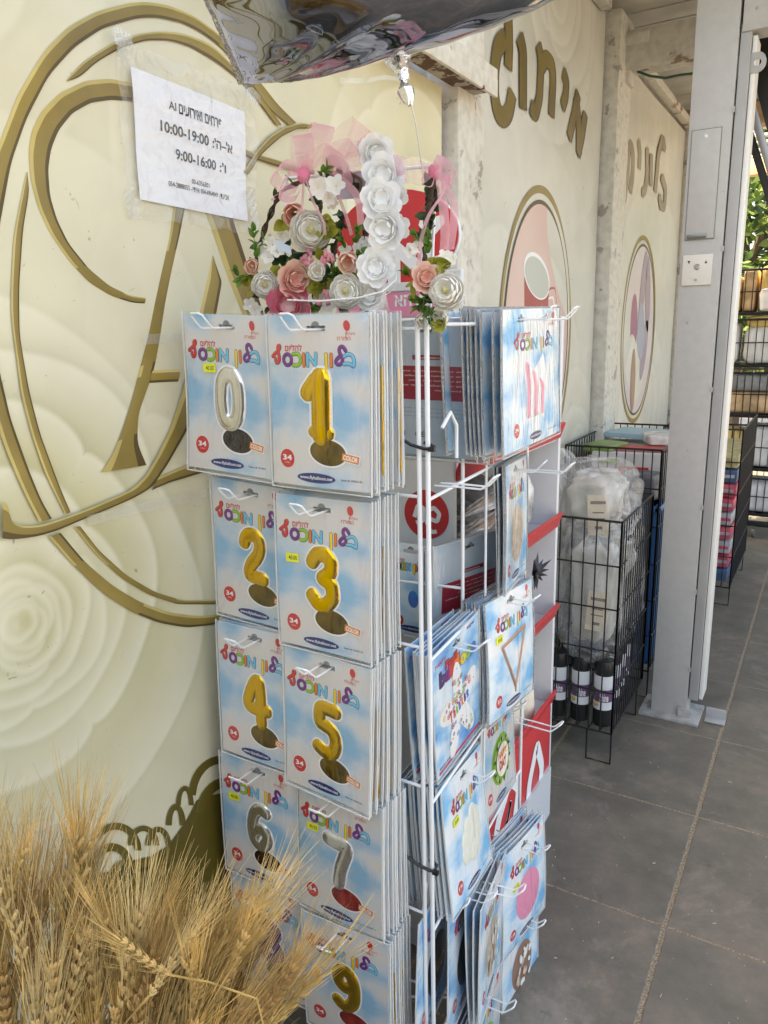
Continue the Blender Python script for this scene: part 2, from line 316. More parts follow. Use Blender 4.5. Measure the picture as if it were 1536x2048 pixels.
    mx2 = n.new('ShaderNodeMix'); mx2.data_type = 'RGBA'; L.new(gs.outputs[0], mx2.inputs[0]); L.new(mxs.outputs[2], mx2.inputs[6]); L.new(r4.outputs[0], mx2.inputs[7]); L.new(mx2.outputs[2], b.inputs['Base Color'])
    h = M('SUBTRACT', M('ADD', M('MULTIPLY', t4.outputs[0], .25), M('MULTIPLY', t2.outputs[0], .3)), M('MULTIPLY', gs.outputs[0], .7))
    bp = n.new('ShaderNodeBump'); bp.inputs['Strength'].default_value = .5; bp.inputs['Distance'].default_value = .006; L.new(h, bp.inputs['Height']); L.new(bp.outputs[0], b.inputs['Normal'])
    return m
mb = MB(); mb.add([(-.6, -6, 0), (2.4, -6, 0), (2.4, 30, 0), (-.6, 30, 0)], [(0, 1, 2, 3)]); structure(mb.build('pavement', tile_mat(), smooth=False))
mb = MB(); mb.box((2.475, 12, -.06), (.15, 36, .12), 0, bev=.01); structure(mb.build('kerb', mat('kerb_stone', (.38, .36, .33), .8, var=.2, bump=.3)))
mb = MB(); mb.add([(-120, -120, -.125), (160, -120, -.125), (160, 200, -.125), (-120, 200, -.125)], [(0, 1, 2, 3)]); structure(mb.build('ground', mat('road_surface', (.17, .155, .135), .9, var=.2, vscale=3, bump=.3), smooth=False))
# ---- the wall that carries the mural panels
conc = peel('old_plaster', (.52, .50, .45), (.36, .34, .31), 7, .6)
mb = MB(); mb.box((-.16, -.7, 1.62), (.2, 14.6, 3.24)); tag(mb.build('wall', conc, smooth=False), 'long rendered shop wall that carries the printed rose panels', 'wall')
mb = MB(); mb.box((1.6, -3.6, 1.25), (4.4, .2, 2.5)); tag(mb.build('wall', mat('added_dark_wall', (.035, .035, .038), .7, var=.3), smooth=False), 'added dark wall, unseen behind the viewpoint, to darken the silver balloon reflection', 'wall')  # added out of view so the foil balloon has something dark to reflect
# mural printing: layered petals, worked out point by point in the wall's own coordinates
def petal_color(Y, Z, roses, seed, pale=0.0):
    """printed roses: spiralling petal edges, soft inside and crisp at the rim, worked out in the wall's own coordinates"""
    rs = np.random.RandomState(seed); D = lambda *q: np.array(q)
    LI, MI, SH, YE = D(.80, .755, .575), D(.66, .60, .385), D(.40, .37, .215), D(.54, .48, .19)
    if pale: LI, MI, SH, YE = D(.67, .655, .585), D(.55, .54, .465), D(.38, .375, .30), D(.48, .455, .33)
    nz = sum(np.sin(Y*rs.uniform(-f, f)+Z*rs.uniform(-f, f)+rs.uniform(0, 6))/n for n, f in ((1, 2.2), (1.3, 3.5), (2, 6), (3.2, 9)))
    c = MI+(LI-MI)*(.42+.30*nz[..., None])
    for (cy, cz, R, grow, amp, r0, yel) in roses:
        K = int(math.log(R/r0)/math.log(grow))+1; tint = YE*yel+SH*(1-yel)
        for k in range(K, -1, -1):
            Rk = r0*grow**k; oy, oz = rs.uniform(-.17, .17)*Rk, rs.uniform(-.17, .17)*Rk; dy, dz = Y-cy-oy, (Z-cz-oz)*rs.uniform(.86, 1.02)
            r = np.sqrt(dy*dy+dz*dz)+1e-5; th = np.arctan2(dz, dy); n = rs.choice((2, 2, 3, 3)); ph = rs.uniform(0, 6.28)
            m = np.abs(np.cos(n/2*(th-ph)))**.38; rk = Rk*(.87+.13*m)*(1+.05*np.sin(2*th+rs.uniform(0, 6))+.025*np.sin(5*th+rs.uniform(0, 6)))*(1+.05*nz)
            d = rk-r; ins = np.clip(d/.010+.5, 0, 1); gap = Rk*(1-1/grow)+.006
            a_ = amp*(.35+.65*np.clip((R-Rk)/(.4*R), 0, 1)); vis = .62+.38*np.sin(th+rs.uniform(0, 6))
            q = np.clip(d/gap, 0, 1.3); shade = np.clip(q, 0, 1)**1.6*.62*a_*vis; rim = np.exp(-q/.22)*.85*min(1, a_*1.2)
            body = c*(1-.55)+(MI+(LI-MI)*(.45+.3*nz[..., None]))*.55
            body = body*(1-shade[..., None])+tint*shade[..., None]; body = body*(1-rim[..., None])+LI*rim[..., None]
            out = np.exp(np.minimum(d, 0)/(.12*gap+.004))*(1-ins)*.50*a_*vis
            c = c*(1-out[..., None])+SH*out[..., None]; c = c*(1-ins[..., None])+body*ins[..., None]
    return np.clip(c, 0, 1)
def mural(y0, y1, z0, z1, step, roses, seed, extra=None, pale=0.0):
    ny = int((y1-y0)/step); nz = int((z1-z0)/step)
    Yg, Zg = np.meshgrid(np.linspace(y0, y1, ny+1), np.linspace(z0, z1, nz+1))
    c = petal_color(Yg, Zg, roses, seed, pale=pale)
    if extra: c = extra(Yg, Zg, c)
    wv = .0016*np.sin(Yg*5+1.3*Zg)+.0012*np.sin(Zg*6.3+Yg*2.1)
    V = np.stack([wv, Yg, Zg], -1).reshape(-1, 3); i = np.arange(ny*nz); a = (i//ny)*(ny+1)+i % ny
    Fc = np.stack([a, a+1, a+ny+2, a+ny+1], -1)
    s = MB(); s.v = [tuple(p) for p in V.tolist()]; s.f = [tuple(p) for p in Fc.tolist()]; s.m = [0]*len(s.f)
    return s, np.concatenate([c.reshape(-1, 3), np.ones((c.size//3, 1))], 1)
def panel_box(parent, y0, y1, z0, z1, edge):
    s = MB(); s.box((-.032, (y0+y1)/2, (z0+z1)/2), (.054, y1-y0, z1-z0)); return s.build('backing', edge, parent, smooth=False)
W = lambda px, py, lift=0.0: Vector((lift, *at(px, py, 0, 0.0)[1:]))
def resamp(pts, n):
    P = np.array([p[:] for p in pts], float); k = np.concatenate([[0], np.cumsum(np.linalg.norm(np.diff(P, axis=0), axis=1))]); t = np.linspace(0, k[-1], n)
    # smooth through a Catmull-Rom like cubic on arclength
    Q = np.stack([np.interp(t, k, P[:, j]) for j in range(P.shape[1])], 1)
    for _ in range(2):
        Q[1:-1] = Q[1:-1]*.5+(Q[:-2]+Q[2:])*.25
    return Q
def ribbon_print(mb, e1, e2, n=48, lift=.0026, rel=.0014, wpx=True):
    A = resamp([W(*p)[1:] for p in e1] if wpx else e1, n); B = resamp([W(*p)[1:] for p in e2] if wpx else e2, n)
    V = []; prof = ((0, 0), (.20, .8), (.5, 1), (.80, .8), (1, 0))
    for a, b in zip(A, B):
        for t, h in prof: p = a+(b-a)*t; V.append((lift+rel*h, p[0], p[1]))
    Fc = []; mm = []
    for i in range(n-1):
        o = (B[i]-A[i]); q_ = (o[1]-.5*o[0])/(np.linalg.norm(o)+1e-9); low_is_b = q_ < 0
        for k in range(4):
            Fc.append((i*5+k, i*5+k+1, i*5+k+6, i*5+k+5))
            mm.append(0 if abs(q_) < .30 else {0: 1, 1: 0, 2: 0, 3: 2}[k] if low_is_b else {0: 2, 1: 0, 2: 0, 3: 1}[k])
    mb.add(V, Fc, mm)
GOLD = [X['gold'], X['gold_lt'], X['gold_dk']]
# -- panel with the monogram
pn = thing('mural_panel', 'large cream rose panel with the gold letter A monogram', 'wall panel', (0, 1, 0), 'printed wall panels')
def p1x(Y, Z, c):
    t = np.clip((Z-1.9)/.6, 0, 1)[..., None]; return c*(1-t*.0)
rA = at(20, 1265, 0, 0); rB = at(455, 640, 0, 0); rC = at(790, 260, 0, 0)
s, cl = mural(.15, 2.235, .25, 2.475, .0045, [(rB.y+.35, rB.z-.25, 1.7, 1.75, .55, .22, .15), (.55, 2.35, .7, 1.7, .5, .16, .5), (rC.y+.15, rC.z-.30, .7, 1.6, .8, .09, .7), (rA.y+.02, rA.z+.01, .62, 1.34, 1.0, .03, .6)], 4, p1x)
s.build('print', vcol_mat('rose_mural', .38), pn, cols=cl)
panel_box(pn, .15, 2.235, .25, 2.475, mat('panel_edge', (.32, .10, .08), .6))
g = MB()
outerL = [(34, 190), (85, 105), (135, 54), (190, 24), (254, 7), (288, 4), (338, 12), (389, 34), (440, 72), (480, 118), (526, 174), (556, 212), (591, 246)]
innerL = [(51, 237), (95, 152), (146, 95), (203, 57), (271, 37), (311, 35), (366, 47), (406, 68), (443, 96), (480, 140), (510, 178), (540, 220), (576, 250)]
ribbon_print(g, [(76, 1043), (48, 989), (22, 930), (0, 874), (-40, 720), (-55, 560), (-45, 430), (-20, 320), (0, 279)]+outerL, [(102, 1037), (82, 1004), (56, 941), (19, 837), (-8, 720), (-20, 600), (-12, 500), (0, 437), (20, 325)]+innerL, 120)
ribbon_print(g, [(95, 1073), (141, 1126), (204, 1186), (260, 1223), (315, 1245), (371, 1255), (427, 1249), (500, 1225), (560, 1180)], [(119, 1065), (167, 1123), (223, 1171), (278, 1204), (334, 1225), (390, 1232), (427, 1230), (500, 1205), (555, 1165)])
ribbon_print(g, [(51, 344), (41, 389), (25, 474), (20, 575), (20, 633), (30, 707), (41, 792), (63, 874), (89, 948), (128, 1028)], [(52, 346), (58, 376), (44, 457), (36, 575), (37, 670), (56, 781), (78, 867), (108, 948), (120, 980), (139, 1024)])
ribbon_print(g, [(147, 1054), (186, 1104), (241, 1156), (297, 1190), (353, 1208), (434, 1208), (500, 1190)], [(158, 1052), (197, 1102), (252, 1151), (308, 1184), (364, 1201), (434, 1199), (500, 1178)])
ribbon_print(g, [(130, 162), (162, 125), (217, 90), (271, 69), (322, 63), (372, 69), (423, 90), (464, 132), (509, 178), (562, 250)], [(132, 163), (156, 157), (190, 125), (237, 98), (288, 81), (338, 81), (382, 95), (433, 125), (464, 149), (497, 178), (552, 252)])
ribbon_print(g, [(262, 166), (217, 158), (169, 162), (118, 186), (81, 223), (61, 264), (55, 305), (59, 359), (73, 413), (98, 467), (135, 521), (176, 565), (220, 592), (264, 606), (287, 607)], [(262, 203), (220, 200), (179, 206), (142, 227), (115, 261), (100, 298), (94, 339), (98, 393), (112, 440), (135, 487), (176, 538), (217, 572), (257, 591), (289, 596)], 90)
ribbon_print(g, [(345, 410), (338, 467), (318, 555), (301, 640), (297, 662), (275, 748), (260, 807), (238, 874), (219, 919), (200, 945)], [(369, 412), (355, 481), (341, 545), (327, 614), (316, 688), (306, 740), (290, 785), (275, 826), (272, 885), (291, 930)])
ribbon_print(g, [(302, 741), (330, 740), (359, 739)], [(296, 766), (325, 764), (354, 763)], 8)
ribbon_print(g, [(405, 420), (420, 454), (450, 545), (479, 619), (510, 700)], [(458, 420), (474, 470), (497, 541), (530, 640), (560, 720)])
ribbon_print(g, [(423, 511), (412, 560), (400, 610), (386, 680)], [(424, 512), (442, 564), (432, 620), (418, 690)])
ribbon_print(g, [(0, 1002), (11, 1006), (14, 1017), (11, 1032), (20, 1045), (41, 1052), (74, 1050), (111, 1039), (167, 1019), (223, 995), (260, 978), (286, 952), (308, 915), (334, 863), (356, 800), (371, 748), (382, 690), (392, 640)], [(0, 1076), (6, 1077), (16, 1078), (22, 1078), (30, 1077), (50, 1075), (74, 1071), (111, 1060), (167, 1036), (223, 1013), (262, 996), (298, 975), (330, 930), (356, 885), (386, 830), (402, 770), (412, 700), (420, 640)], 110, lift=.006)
ribbon_print(g, [(312, 955), (371, 930), (420, 912), (470, 885)], [(300, 980), (334, 965), (416, 941), (470, 905)], 24, lift=.0045)
ribbon_print(g, [(482, 345), (497, 322), (511, 301), (536, 273), (567, 254), (599, 247), (622, 250)], [(490, 352), (502, 336), (515, 314), (532, 297), (560, 273), (591, 258), (616, 258)], 40, lift=.006)
ribbon_print(g, [(486, 298), (500, 304), (520, 312), (544, 318), (591, 334), (625, 340)], [(488, 312), (500, 318), (520, 322), (548, 332), (591, 344), (625, 350)], 24, lift=.0045)
# scalloped lace print near the floor
lace = MB()
def arc(cx, cy, rx, ry, w, a0=180, a1=360, n=22):
    e1 = [(cx+rx*math.cos(math.radians(a0+(a1-a0)*i/n)), cy+ry*math.sin(math.radians(a0+(a1-a0)*i/n))) for i in range(n+1)]
    e2 = [(cx+(rx-w)*math.cos(math.radians(a0+(a1-a0)*i/n)), cy+(ry-w)*math.sin(math.radians(a0+(a1-a0)*i/n))) for i in range(n+1)]
    ribbon_print(lace, e1, e2, n+1, rel=.0004)
for (cx, cy, rx, ry, wd) in ((440, 1590, 66, 80, 16), (452, 1625, 62, 72, 20), (230, 1700, 52, 56, 14), (222, 1735, 44, 50, 16), (285, 1690, 32, 40, 11), (315, 1690, 26, 38, 11), (350, 1650, 20, 44, 12), (368, 1610, 18, 40, 10), (250, 1760, 36, 42, 14)):
    arc(cx, cy, rx, ry, wd)
def blob(mbx, pts, lift):
    P = [W(*p, lift) for p in pts]; c = sum(P, Vector())/len(P); mbx.add([c]+P, [(0, i+1, (i+1) % len(P)+1) for i in range(len(P))], 2)
blob(lace, [(180, 1760), (200, 1745), (228, 1758), (255, 1722), (300, 1712), (336, 1690), (372, 1640), (392, 1600), (420, 1590), (470, 1580), (560, 1580), (600, 2000), (150, 2000), (150, 1820)], .0022)
lace.build('lace_print', [mat('lace_brown_gold', (.13, .095, .010), .5), mat('lace_gold', (.15, .11, .014), .5), mat('lace_brown', (.115, .083, .008), .5)], pn)
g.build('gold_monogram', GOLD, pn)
# -- letters on the far panels: strokes of even width
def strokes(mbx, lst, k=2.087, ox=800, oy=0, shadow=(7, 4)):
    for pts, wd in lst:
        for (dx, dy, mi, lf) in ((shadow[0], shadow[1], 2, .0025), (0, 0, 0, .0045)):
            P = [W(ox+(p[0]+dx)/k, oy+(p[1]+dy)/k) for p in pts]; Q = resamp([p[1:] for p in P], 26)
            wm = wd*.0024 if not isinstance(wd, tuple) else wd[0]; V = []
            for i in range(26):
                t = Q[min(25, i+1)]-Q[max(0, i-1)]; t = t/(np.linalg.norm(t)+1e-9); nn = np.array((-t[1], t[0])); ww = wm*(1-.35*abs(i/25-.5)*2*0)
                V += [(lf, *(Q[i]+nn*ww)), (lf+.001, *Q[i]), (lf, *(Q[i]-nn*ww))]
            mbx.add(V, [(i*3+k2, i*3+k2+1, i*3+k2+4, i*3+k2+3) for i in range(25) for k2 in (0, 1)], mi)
def oval_ring(mbx, cy, cz, ry, rz, wd, lift, m=0, n=72):
    V = []; 
    for i in range(n):
        a = 2*PI*i/n
        for f_, h in ((1, 0), (1-wd/2, .0015), (1-wd, 0)): V.append((lift+h, cy+ry*f_*math.cos(a), cz+rz*f_*math.sin(a)))
    mbx.add(V, [(i*3+k2, i*3+k2+1, ((i+1) % n)*3+k2+1, ((i+1) % n)*3+k2) for i in range(n) for k2 in (0, 1)], m)
def disc(mbx, cy, cz, ry, rz, lift, m, n=48, tilt=0):
    V = [(lift, cy, cz)]
    for i in range(n):
        a = 2*PI*i/n; u, v = ry*math.cos(a), rz*math.sin(a); V.append((lift, cy+u*math.cos(tilt)-v*math.sin(tilt), cz+u*math.sin(tilt)+v*math.cos(tilt)))
    mbx.add(V, [(0, i+1, (i+1) % n+1) for i in range(n)], m)
pn2 = thing('mural_panel', 'cream rose panel with big gold Hebrew letters over a red mug in an oval', 'wall panel', (0, 3.2, 0), 'printed wall panels')
s, cl = mural(2.475, 4.0, 0.05, 3.2, .012, [(3.3, 3.1, 1.1, 1.5, .7, .12, .3), (3.0, 1.2, 1.4, 1.7, .5, .2, .4), (3.75, 1.1, .5, 1.4, .7, .05, .6)], 9, pale=.75)
s.build('print', vcol_mat('rose_mural_second', .4), pn2, cols=cl); panel_box(pn2, 2.475, 4.0, .05, 3.2, mat('panel_edge_pale', (.5, .48, .42), .6))
g = MB()
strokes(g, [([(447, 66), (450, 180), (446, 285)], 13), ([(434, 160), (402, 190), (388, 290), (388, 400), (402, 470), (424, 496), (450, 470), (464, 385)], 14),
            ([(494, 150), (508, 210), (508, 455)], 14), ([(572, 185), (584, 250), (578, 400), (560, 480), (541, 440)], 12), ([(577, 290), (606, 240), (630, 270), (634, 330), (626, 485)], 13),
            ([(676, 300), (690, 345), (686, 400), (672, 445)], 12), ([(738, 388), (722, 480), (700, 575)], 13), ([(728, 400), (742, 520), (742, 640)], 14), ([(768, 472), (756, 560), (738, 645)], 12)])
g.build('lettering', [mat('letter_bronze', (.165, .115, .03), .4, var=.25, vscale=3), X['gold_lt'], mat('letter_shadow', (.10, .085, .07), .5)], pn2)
g = MB(); oval_ring(g, 3.16, 1.72, .45, .605, .05, .002); oval_ring(g, 3.16, 1.72, .405, .55, .03, .002, 2); g.build('oval_frame', GOLD, pn2)
g = MB(); disc(g, 3.16, 1.72, .40, .54, .0014, 0)
g.add([(.002, 2.97, 1.96), (.002, 3.27, 1.97), (.002, 3.27, 1.5), (.002, 3.0, 1.5)], [(0, 1, 2, 3)], 1)
disc(g, 3.12, 1.97, .165, .085, .0026, 2, tilt=-.25); disc(g, 3.12, 1.965, .15, .074, .0032, 3, tilt=-.25)
ribbon_print(g, [(3.27, 1.93), (3.36, 1.94), (3.39, 1.86), (3.38, 1.70), (3.34, 1.58), (3.27, 1.56)], [(3.27, 1.88), (3.33, 1.89), (3.35, 1.84), (3.345, 1.72), (3.31, 1.62), (3.27, 1.6)], 30, lift=.0022, rel=.001, wpx=False)
g.build('mug_picture', [mat('pink_oval', (.62, .40, .36), .45, col2=(.70, .54, .48), vscale=1.2), mat('mug_red', (.36, .05, .05), .4, col2=(.46, .09, .08), vscale=4), X['white'], mat('mug_inside', (.50, .52, .48), .4)], pn2)
pn3 = thing('mural_panel', 'farthest cream rose panel with faded gold lettering over a pale oval', 'wall panel', (0, 5.2, 0), 'printed wall panels')
s, cl = mural(4.28, 6.2, 0.05, 3.1, .015, [(5.1, 2.9, 1.3, 1.6, .6, .12, .3), (5.4, 1.2, 1.5, 1.8, .5, .2, .4)], 12, pale=.8)
s.build('print', vcol_mat('rose_mural_third', .4), pn3, cols=cl); panel_box(pn3, 4.28, 6.2, .05, 3.1, bpy.data.materials['panel_edge_pale'])
g = MB()
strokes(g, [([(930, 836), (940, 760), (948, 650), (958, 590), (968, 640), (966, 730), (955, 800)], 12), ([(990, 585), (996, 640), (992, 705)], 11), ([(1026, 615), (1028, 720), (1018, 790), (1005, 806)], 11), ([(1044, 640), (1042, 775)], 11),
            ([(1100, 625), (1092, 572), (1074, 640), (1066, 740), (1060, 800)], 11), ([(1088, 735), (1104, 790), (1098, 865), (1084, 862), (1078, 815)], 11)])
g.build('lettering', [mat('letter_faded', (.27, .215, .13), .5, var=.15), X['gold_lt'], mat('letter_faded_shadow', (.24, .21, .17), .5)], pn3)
g = MB(); oval_ring(g, 5.06, 1.72, .47, .58, .05, .002); oval_ring(g, 5.06, 1.72, .42, .53, .03, .002, 2); g.build('oval_frame', GOLD, pn3)
g = MB(); disc(g, 5.06, 1.72, .415, .52, .0014, 0)
for (y, z, a, b_, t, k) in ((4.9, 1.75, .09, .2, .1, 1), (5.1, 2.0, .07, .22, -.2, 2), (5.25, 1.95, .07, .24, .2, 2), (5.1, 1.72, .1, .18, .2, 3), (5.22, 1.6, .08, .2, -.3, 2), (4.95, 1.42, .06, .2, .1, 4)): disc(g, y, z, a, b_, .002+.0006*k, k, tilt=t)
g.build('oval_picture', [mat('pale_oval', (.55, .50, .50), .4, col2=(.62, .55, .52), vscale=2), mat('plum', (.35, .13, .2), .4), mat('mauve', (.34, .27, .32), .4), mat('slate', (.33, .36, .42), .4), mat('ochre', (.36, .22, .15), .4)], pn3)
# ---- pillars, beam, rail, roof
plast = peel('flaking_white_plaster', (.66, .63, .55), (.36, .33, .29), 11, .60)
def pillar(y0, y1, xo, h, label):
    mb = MB(); mb.box((xo/2-.04, (y0+y1)/2, h/2), (xo+.08, y1-y0, h), bev=.012)
    # knobbly skin: subdivide and push
    o = mb.build('pillar', plast); bm = bmesh.new(); bm.from_mesh(o.data); bmesh.ops.subdivide_edges(bm, edges=[e for e in bm.edges if e.calc_length() > .3], cuts=40, use_grid_fill=True)
    for v in bm.verts: v.co += Vector((random.uniform(-.003, .003), random.uniform(-.003, .003), 0))
    bm.to_mesh(o.data); bm.free(); return tag(o, label, 'pillar', 'plaster pillars between the panels')
pillar(2.265, 2.462, .045, 3.22, 'flaking white plaster pillar beside the monogram panel')
pillar(4.02, 4.265, .07, 3.22, 'white plaster pillar under the wooden roof beam')
pillar(6.22, 6.62, .13, 3.22, 'dim grey pillar at the far end of the printed wall')
wood_w = peel('peeling_white_timber', (.60, .57, .50), (.28, .19, .12), 8, .585)
mb = MB(); mb.box((.62, 4.2, 3.065), (1.2, .15, .17), bev=.012); mb.box((.055, 4.2, 2.965), (.075, .13, .09), bev=.02); mb.box((.10, 4.19, 3.105), (.16, .17, .05), bev=.012)
tag(mb.build('roof_beam', wood_w), 'peeling white timber beam running out from the wall under the roof', 'beam')
p0 = [at(1275, 143, 1, 4.19), at(1300, 152, 1, 4.19), at(1330, 156, 1, 4.19), at(1360, 150, 1, 4.19), at(1392, 146, 1, 4.19)]
mb = MB(); mb.tube(p0, .006); tag(mb.build('cable', mat('green_cable', (.02, .09, .05), .5)), 'thin green cable sagging under the timber beam', 'cable')
rust = peel('rusty_white_steel', (.66, .62, .53), (.16, .055, .02), 7, .60)
t_ = thing('steel_rail', 'rusty cream steel rail above the monogram panel', 'rail', (.05, 1.9, 2.49))
mb = MB(); mb.box((.065, 1.70, 2.525), (.10, 1.40, .035), bev=.004); mb.box((.11, 1.70, 2.488), (.012, 1.40, .05), bev=.003); mb.build('channel', rust, t_)
mb = MB(); mb.box((.06, 1.70, 2.487), (.07, 1.36, .022), bev=.003); mb.build('runner', peel('rusty_runner', (.40, .36, .29), (.11, .05, .022), 12, .47), t_)
rf = thing('roof', 'white boarded porch roof over the pavement', 'roof', (1, 5.5, 3.25))
mb = MB()
for i in range(58):
    if i < 40 or i % 3 == 0: mb.box((1.2, 2.7+i*.1, 3.27+.004*(i % 2)), (2.7, .094, .02))
mb.build('boarding', mat('roof_boards', (.50, .49, .45), .7, var=.15, vscale=4), rf, smooth=False)
mb = MB(); mb.box((1.2, 4.65, 3.32), (2.76, 4.1, .03)); mb.build('roof_sheet', mat('roof_sheet', (.4, .4, .4), .6), rf, smooth=False)
mb = MB()
for y in (6.3, 8.35): mb.box((1.25, y, 3.17), (2.5, .12, .15), bev=.01)
mb.build('rafter', mat('tan_timber', (.50, .34, .2), .7, var=.2, vscale=6, stretch=(.3, 4, 4)), rf)
mb = MB(); mb.box((.03, 5.25, 3.14), (.05, 1.9, .05), bev=.008); mb.box((.03, 3.2, 3.2), (.05, 1.4, .05), bev=.008)
mb.build('wall_plate', wood_w, rf)
# ---- steel post with key switch
grey = peel('grey_paint', (.45, .44, .415), (.30, .29, .27), 22, .69, .45, .93)
grey2 = mat('grey_rail_paint', (.35, .345, .33), .4, var=.05); pale = mat('pale_rail_paint', (.76, .74, .69), .4)
post = thing('steel_post', 'grey painted steel post with a lock plate by the pavement', 'post', (.59, 3.43, 0))
mb = MB(); mb.box((.5935, 3.43, 1.61), (.155, .12, 3.22), bev=.004); mb.build('column', grey, post)
mb = MB(); mb.box((.695, 3.44, 1.47), (.038, .12, 2.74), bev=.003); mb.build('guide_rail', grey2, post)
mb = MB(); mb.box((.724, 3.46, 1.45), (.016, .12, 2.7), bev=.003); mb.build('guide_lip', pale, post)
for z in (.25, .62, 1.0, 1.5, 2.05, 2.55): mb = MB(); mb.box((.6735, 3.368, z), (.006, .006, .02)); mb.build('weld', grey, post)
mb = MB(); mb.box((.60, 3.42, .008), (.26, .2, .016), bev=.004); mb.box((.665, 3.36, .03), (.06, .012, .06), bev=.003); mb.build('base_plate', mat('cement_splash', (.36, .35, .33), .9, var=.2, bump=.6, vscale=18), post)
mb = MB()
V = []
for i in range(16):
    a = PI/2*i/15; V.append(i)
mb.box((.79, 3.43, .03), (.085, .008, .055), bev=.003); mb.box((.79, 3.41, .006), (.085, .05, .008), bev=.003); mb.build('floor_lug', mat('lug', (.4, .4, .4), .6, bump=.4), post)
mb = MB(); mb.box((1.28, 3.43, 2.93), (1.2, .12, .24), bev=.004); mb.build('shutter_header', grey, post)
c = at(1394, 540, 1, 3.366); mb = MB(); mb.box((c.x, 3.366, c.z), (.112, .006, .118), bev=.002)
kp = mb.build('key_plate', mat('cream_plate', (.66, .63, .56), .4), post)
mb = MB(); mb.lathe([(0, .006), (.008, .006), (.011, .003), (.011, 0)], (c.x, 3.363, c.z+.012), 0, 16, Matrix.Rotation(PI/2, 3, 'X')); mb.lathe([(0, .003), (.005, .003), (.005, 0)], (c.x-.002, 3.363, c.z-.038), 0, 10, Matrix.Rotation(PI/2, 3, 'X')); mb.build('lock', mat('steel', (.45, .44, .42), .3, .9), kp if False else post)
mb = MB()
for sgn, u in ((-1, -.032), (1, .032)): mb.add([(c.x+u-.005, 3.3615, c.z+.03-.006*sgn), (c.x+u+.005, 3.3615, c.z+.03-.006*sgn), (c.x+u, 3.3615, c.z+.03+.006*sgn)], [(0, 1, 2)])
mb.build('arrow_mark', X['ink'], post)
c = at(1406, 370, 1, 3.366); mb = MB(); mb.box((c.x, 3.3685, c.z), (.110, .004, .406)); mb.build('cover_gap_shade', mat('gap_shade', (.2, .2, .19), .6), post); mb = MB(); mb.box((c.x, 3.366, c.z), (.105, .008, .40), bev=.003); mb.build('access_cover', grey, post)  # dark backing sheet: shade of the gap round the cover, put in as colour
mb = MB(); mb.ell((c.x-.002, 3.363, c.z+.175), (.008, .006, .008)); mb.build('rivet', pale, post)
mb = MB(); mb.box((c.x-.01, 3.362, c.z-.19), (.075, .012, .016), bev=.004); mb.build('pull_handle', mat('dark_steel', (.2, .2, .19), .35, .7), post)
c = at(1508, 126, 1, 3.40); mb = MB()
V = []; ring = [(c.x+.03*math.cos(a)*1.0+.012, c.z+.035*math.sin(a)) for a in np.linspace(-PI/2, PI/2, 13)]; outl = [(c.x-.055, c.z-.035)]+ring+[(c.x-.055, c.z+.035)]
hole = [(c.x+.012+.013*math.cos(a), c.z+.013*math.sin(a)) for a in np.linspace(-PI, PI, 15)]
for yy in (3.396, 3.404): V += [(p[0], yy, p[1]) for p in outl]+[(p[0], yy, p[1]) for p in hole]
n = 15; Fc = []
for k in range(n):
    k2 = (k+1) % n; Fc += [(k, k2, n+k2, n+k), (2*n+k, 3*n+k, 3*n+k2, 2*n+k2), (k, 2*n+k, 2*n+k2, k2), (n+k, n+k2, 3*n+k2, 3*n+k)]
mb.add(V, Fc); mb.build('lug_plate', grey2, post, smooth=False)
# folded awning arm and shutter
aw = thing('awning_frame', 'dark folded awning frame hanging behind the steel post', 'awning', tuple(at(1510, 150, 1, 3.75)))
def bar(mb, a, b, wx, wy, m=0):
    a = Vector(a); b = Vector(b); d = b-a; q = d.to_track_quat('Z', 'Y').to_matrix(); mb.box((a+b)/2, (wx, wy, d.length), m, rot=q, bev=min(wx, wy)*.12)
mb = MB(); bar(mb, at(1478, 130, 1, 3.75), at(1560, 400, 1, 3.75), .05, .03); mb.build('arm', mat('arm_grey', (.36, .37, .38), .35, .5), aw)
mb = MB(); bar(mb, at(1468, 165, 1, 3.8), at(1550, 430, 1, 3.8), .03, .03); mb.build('strut', mat('strut_dark', (.05, .05, .055), .4), aw)
mb = MB(); P = [at(1486, 50, 1, 3.78), at(1560, 20, 1, 3.78), at(1560, 360, 1, 3.78), at(1500, 130, 1, 3.78)]
mb.add(P+[p+Vector((0, .02, 0)) for p in P], [(0, 1, 2, 3), (7, 6, 5, 4), (0, 4, 5, 1), (1, 5, 6, 2), (2, 6, 7, 3), (3, 7, 4, 0)]); mb.build('fabric', X['black_plastic'], aw, smooth=False)
mb = MB(); bar(mb, at(1484, 92, 1, 3.6), at(1502, 62, 1, 3.6), .035, .006); bar(mb, at(1484, 92, 1, 3.6), at(1500, 116, 1, 3.6), .035, .006); mb.build('hinge_tab', pale, aw)
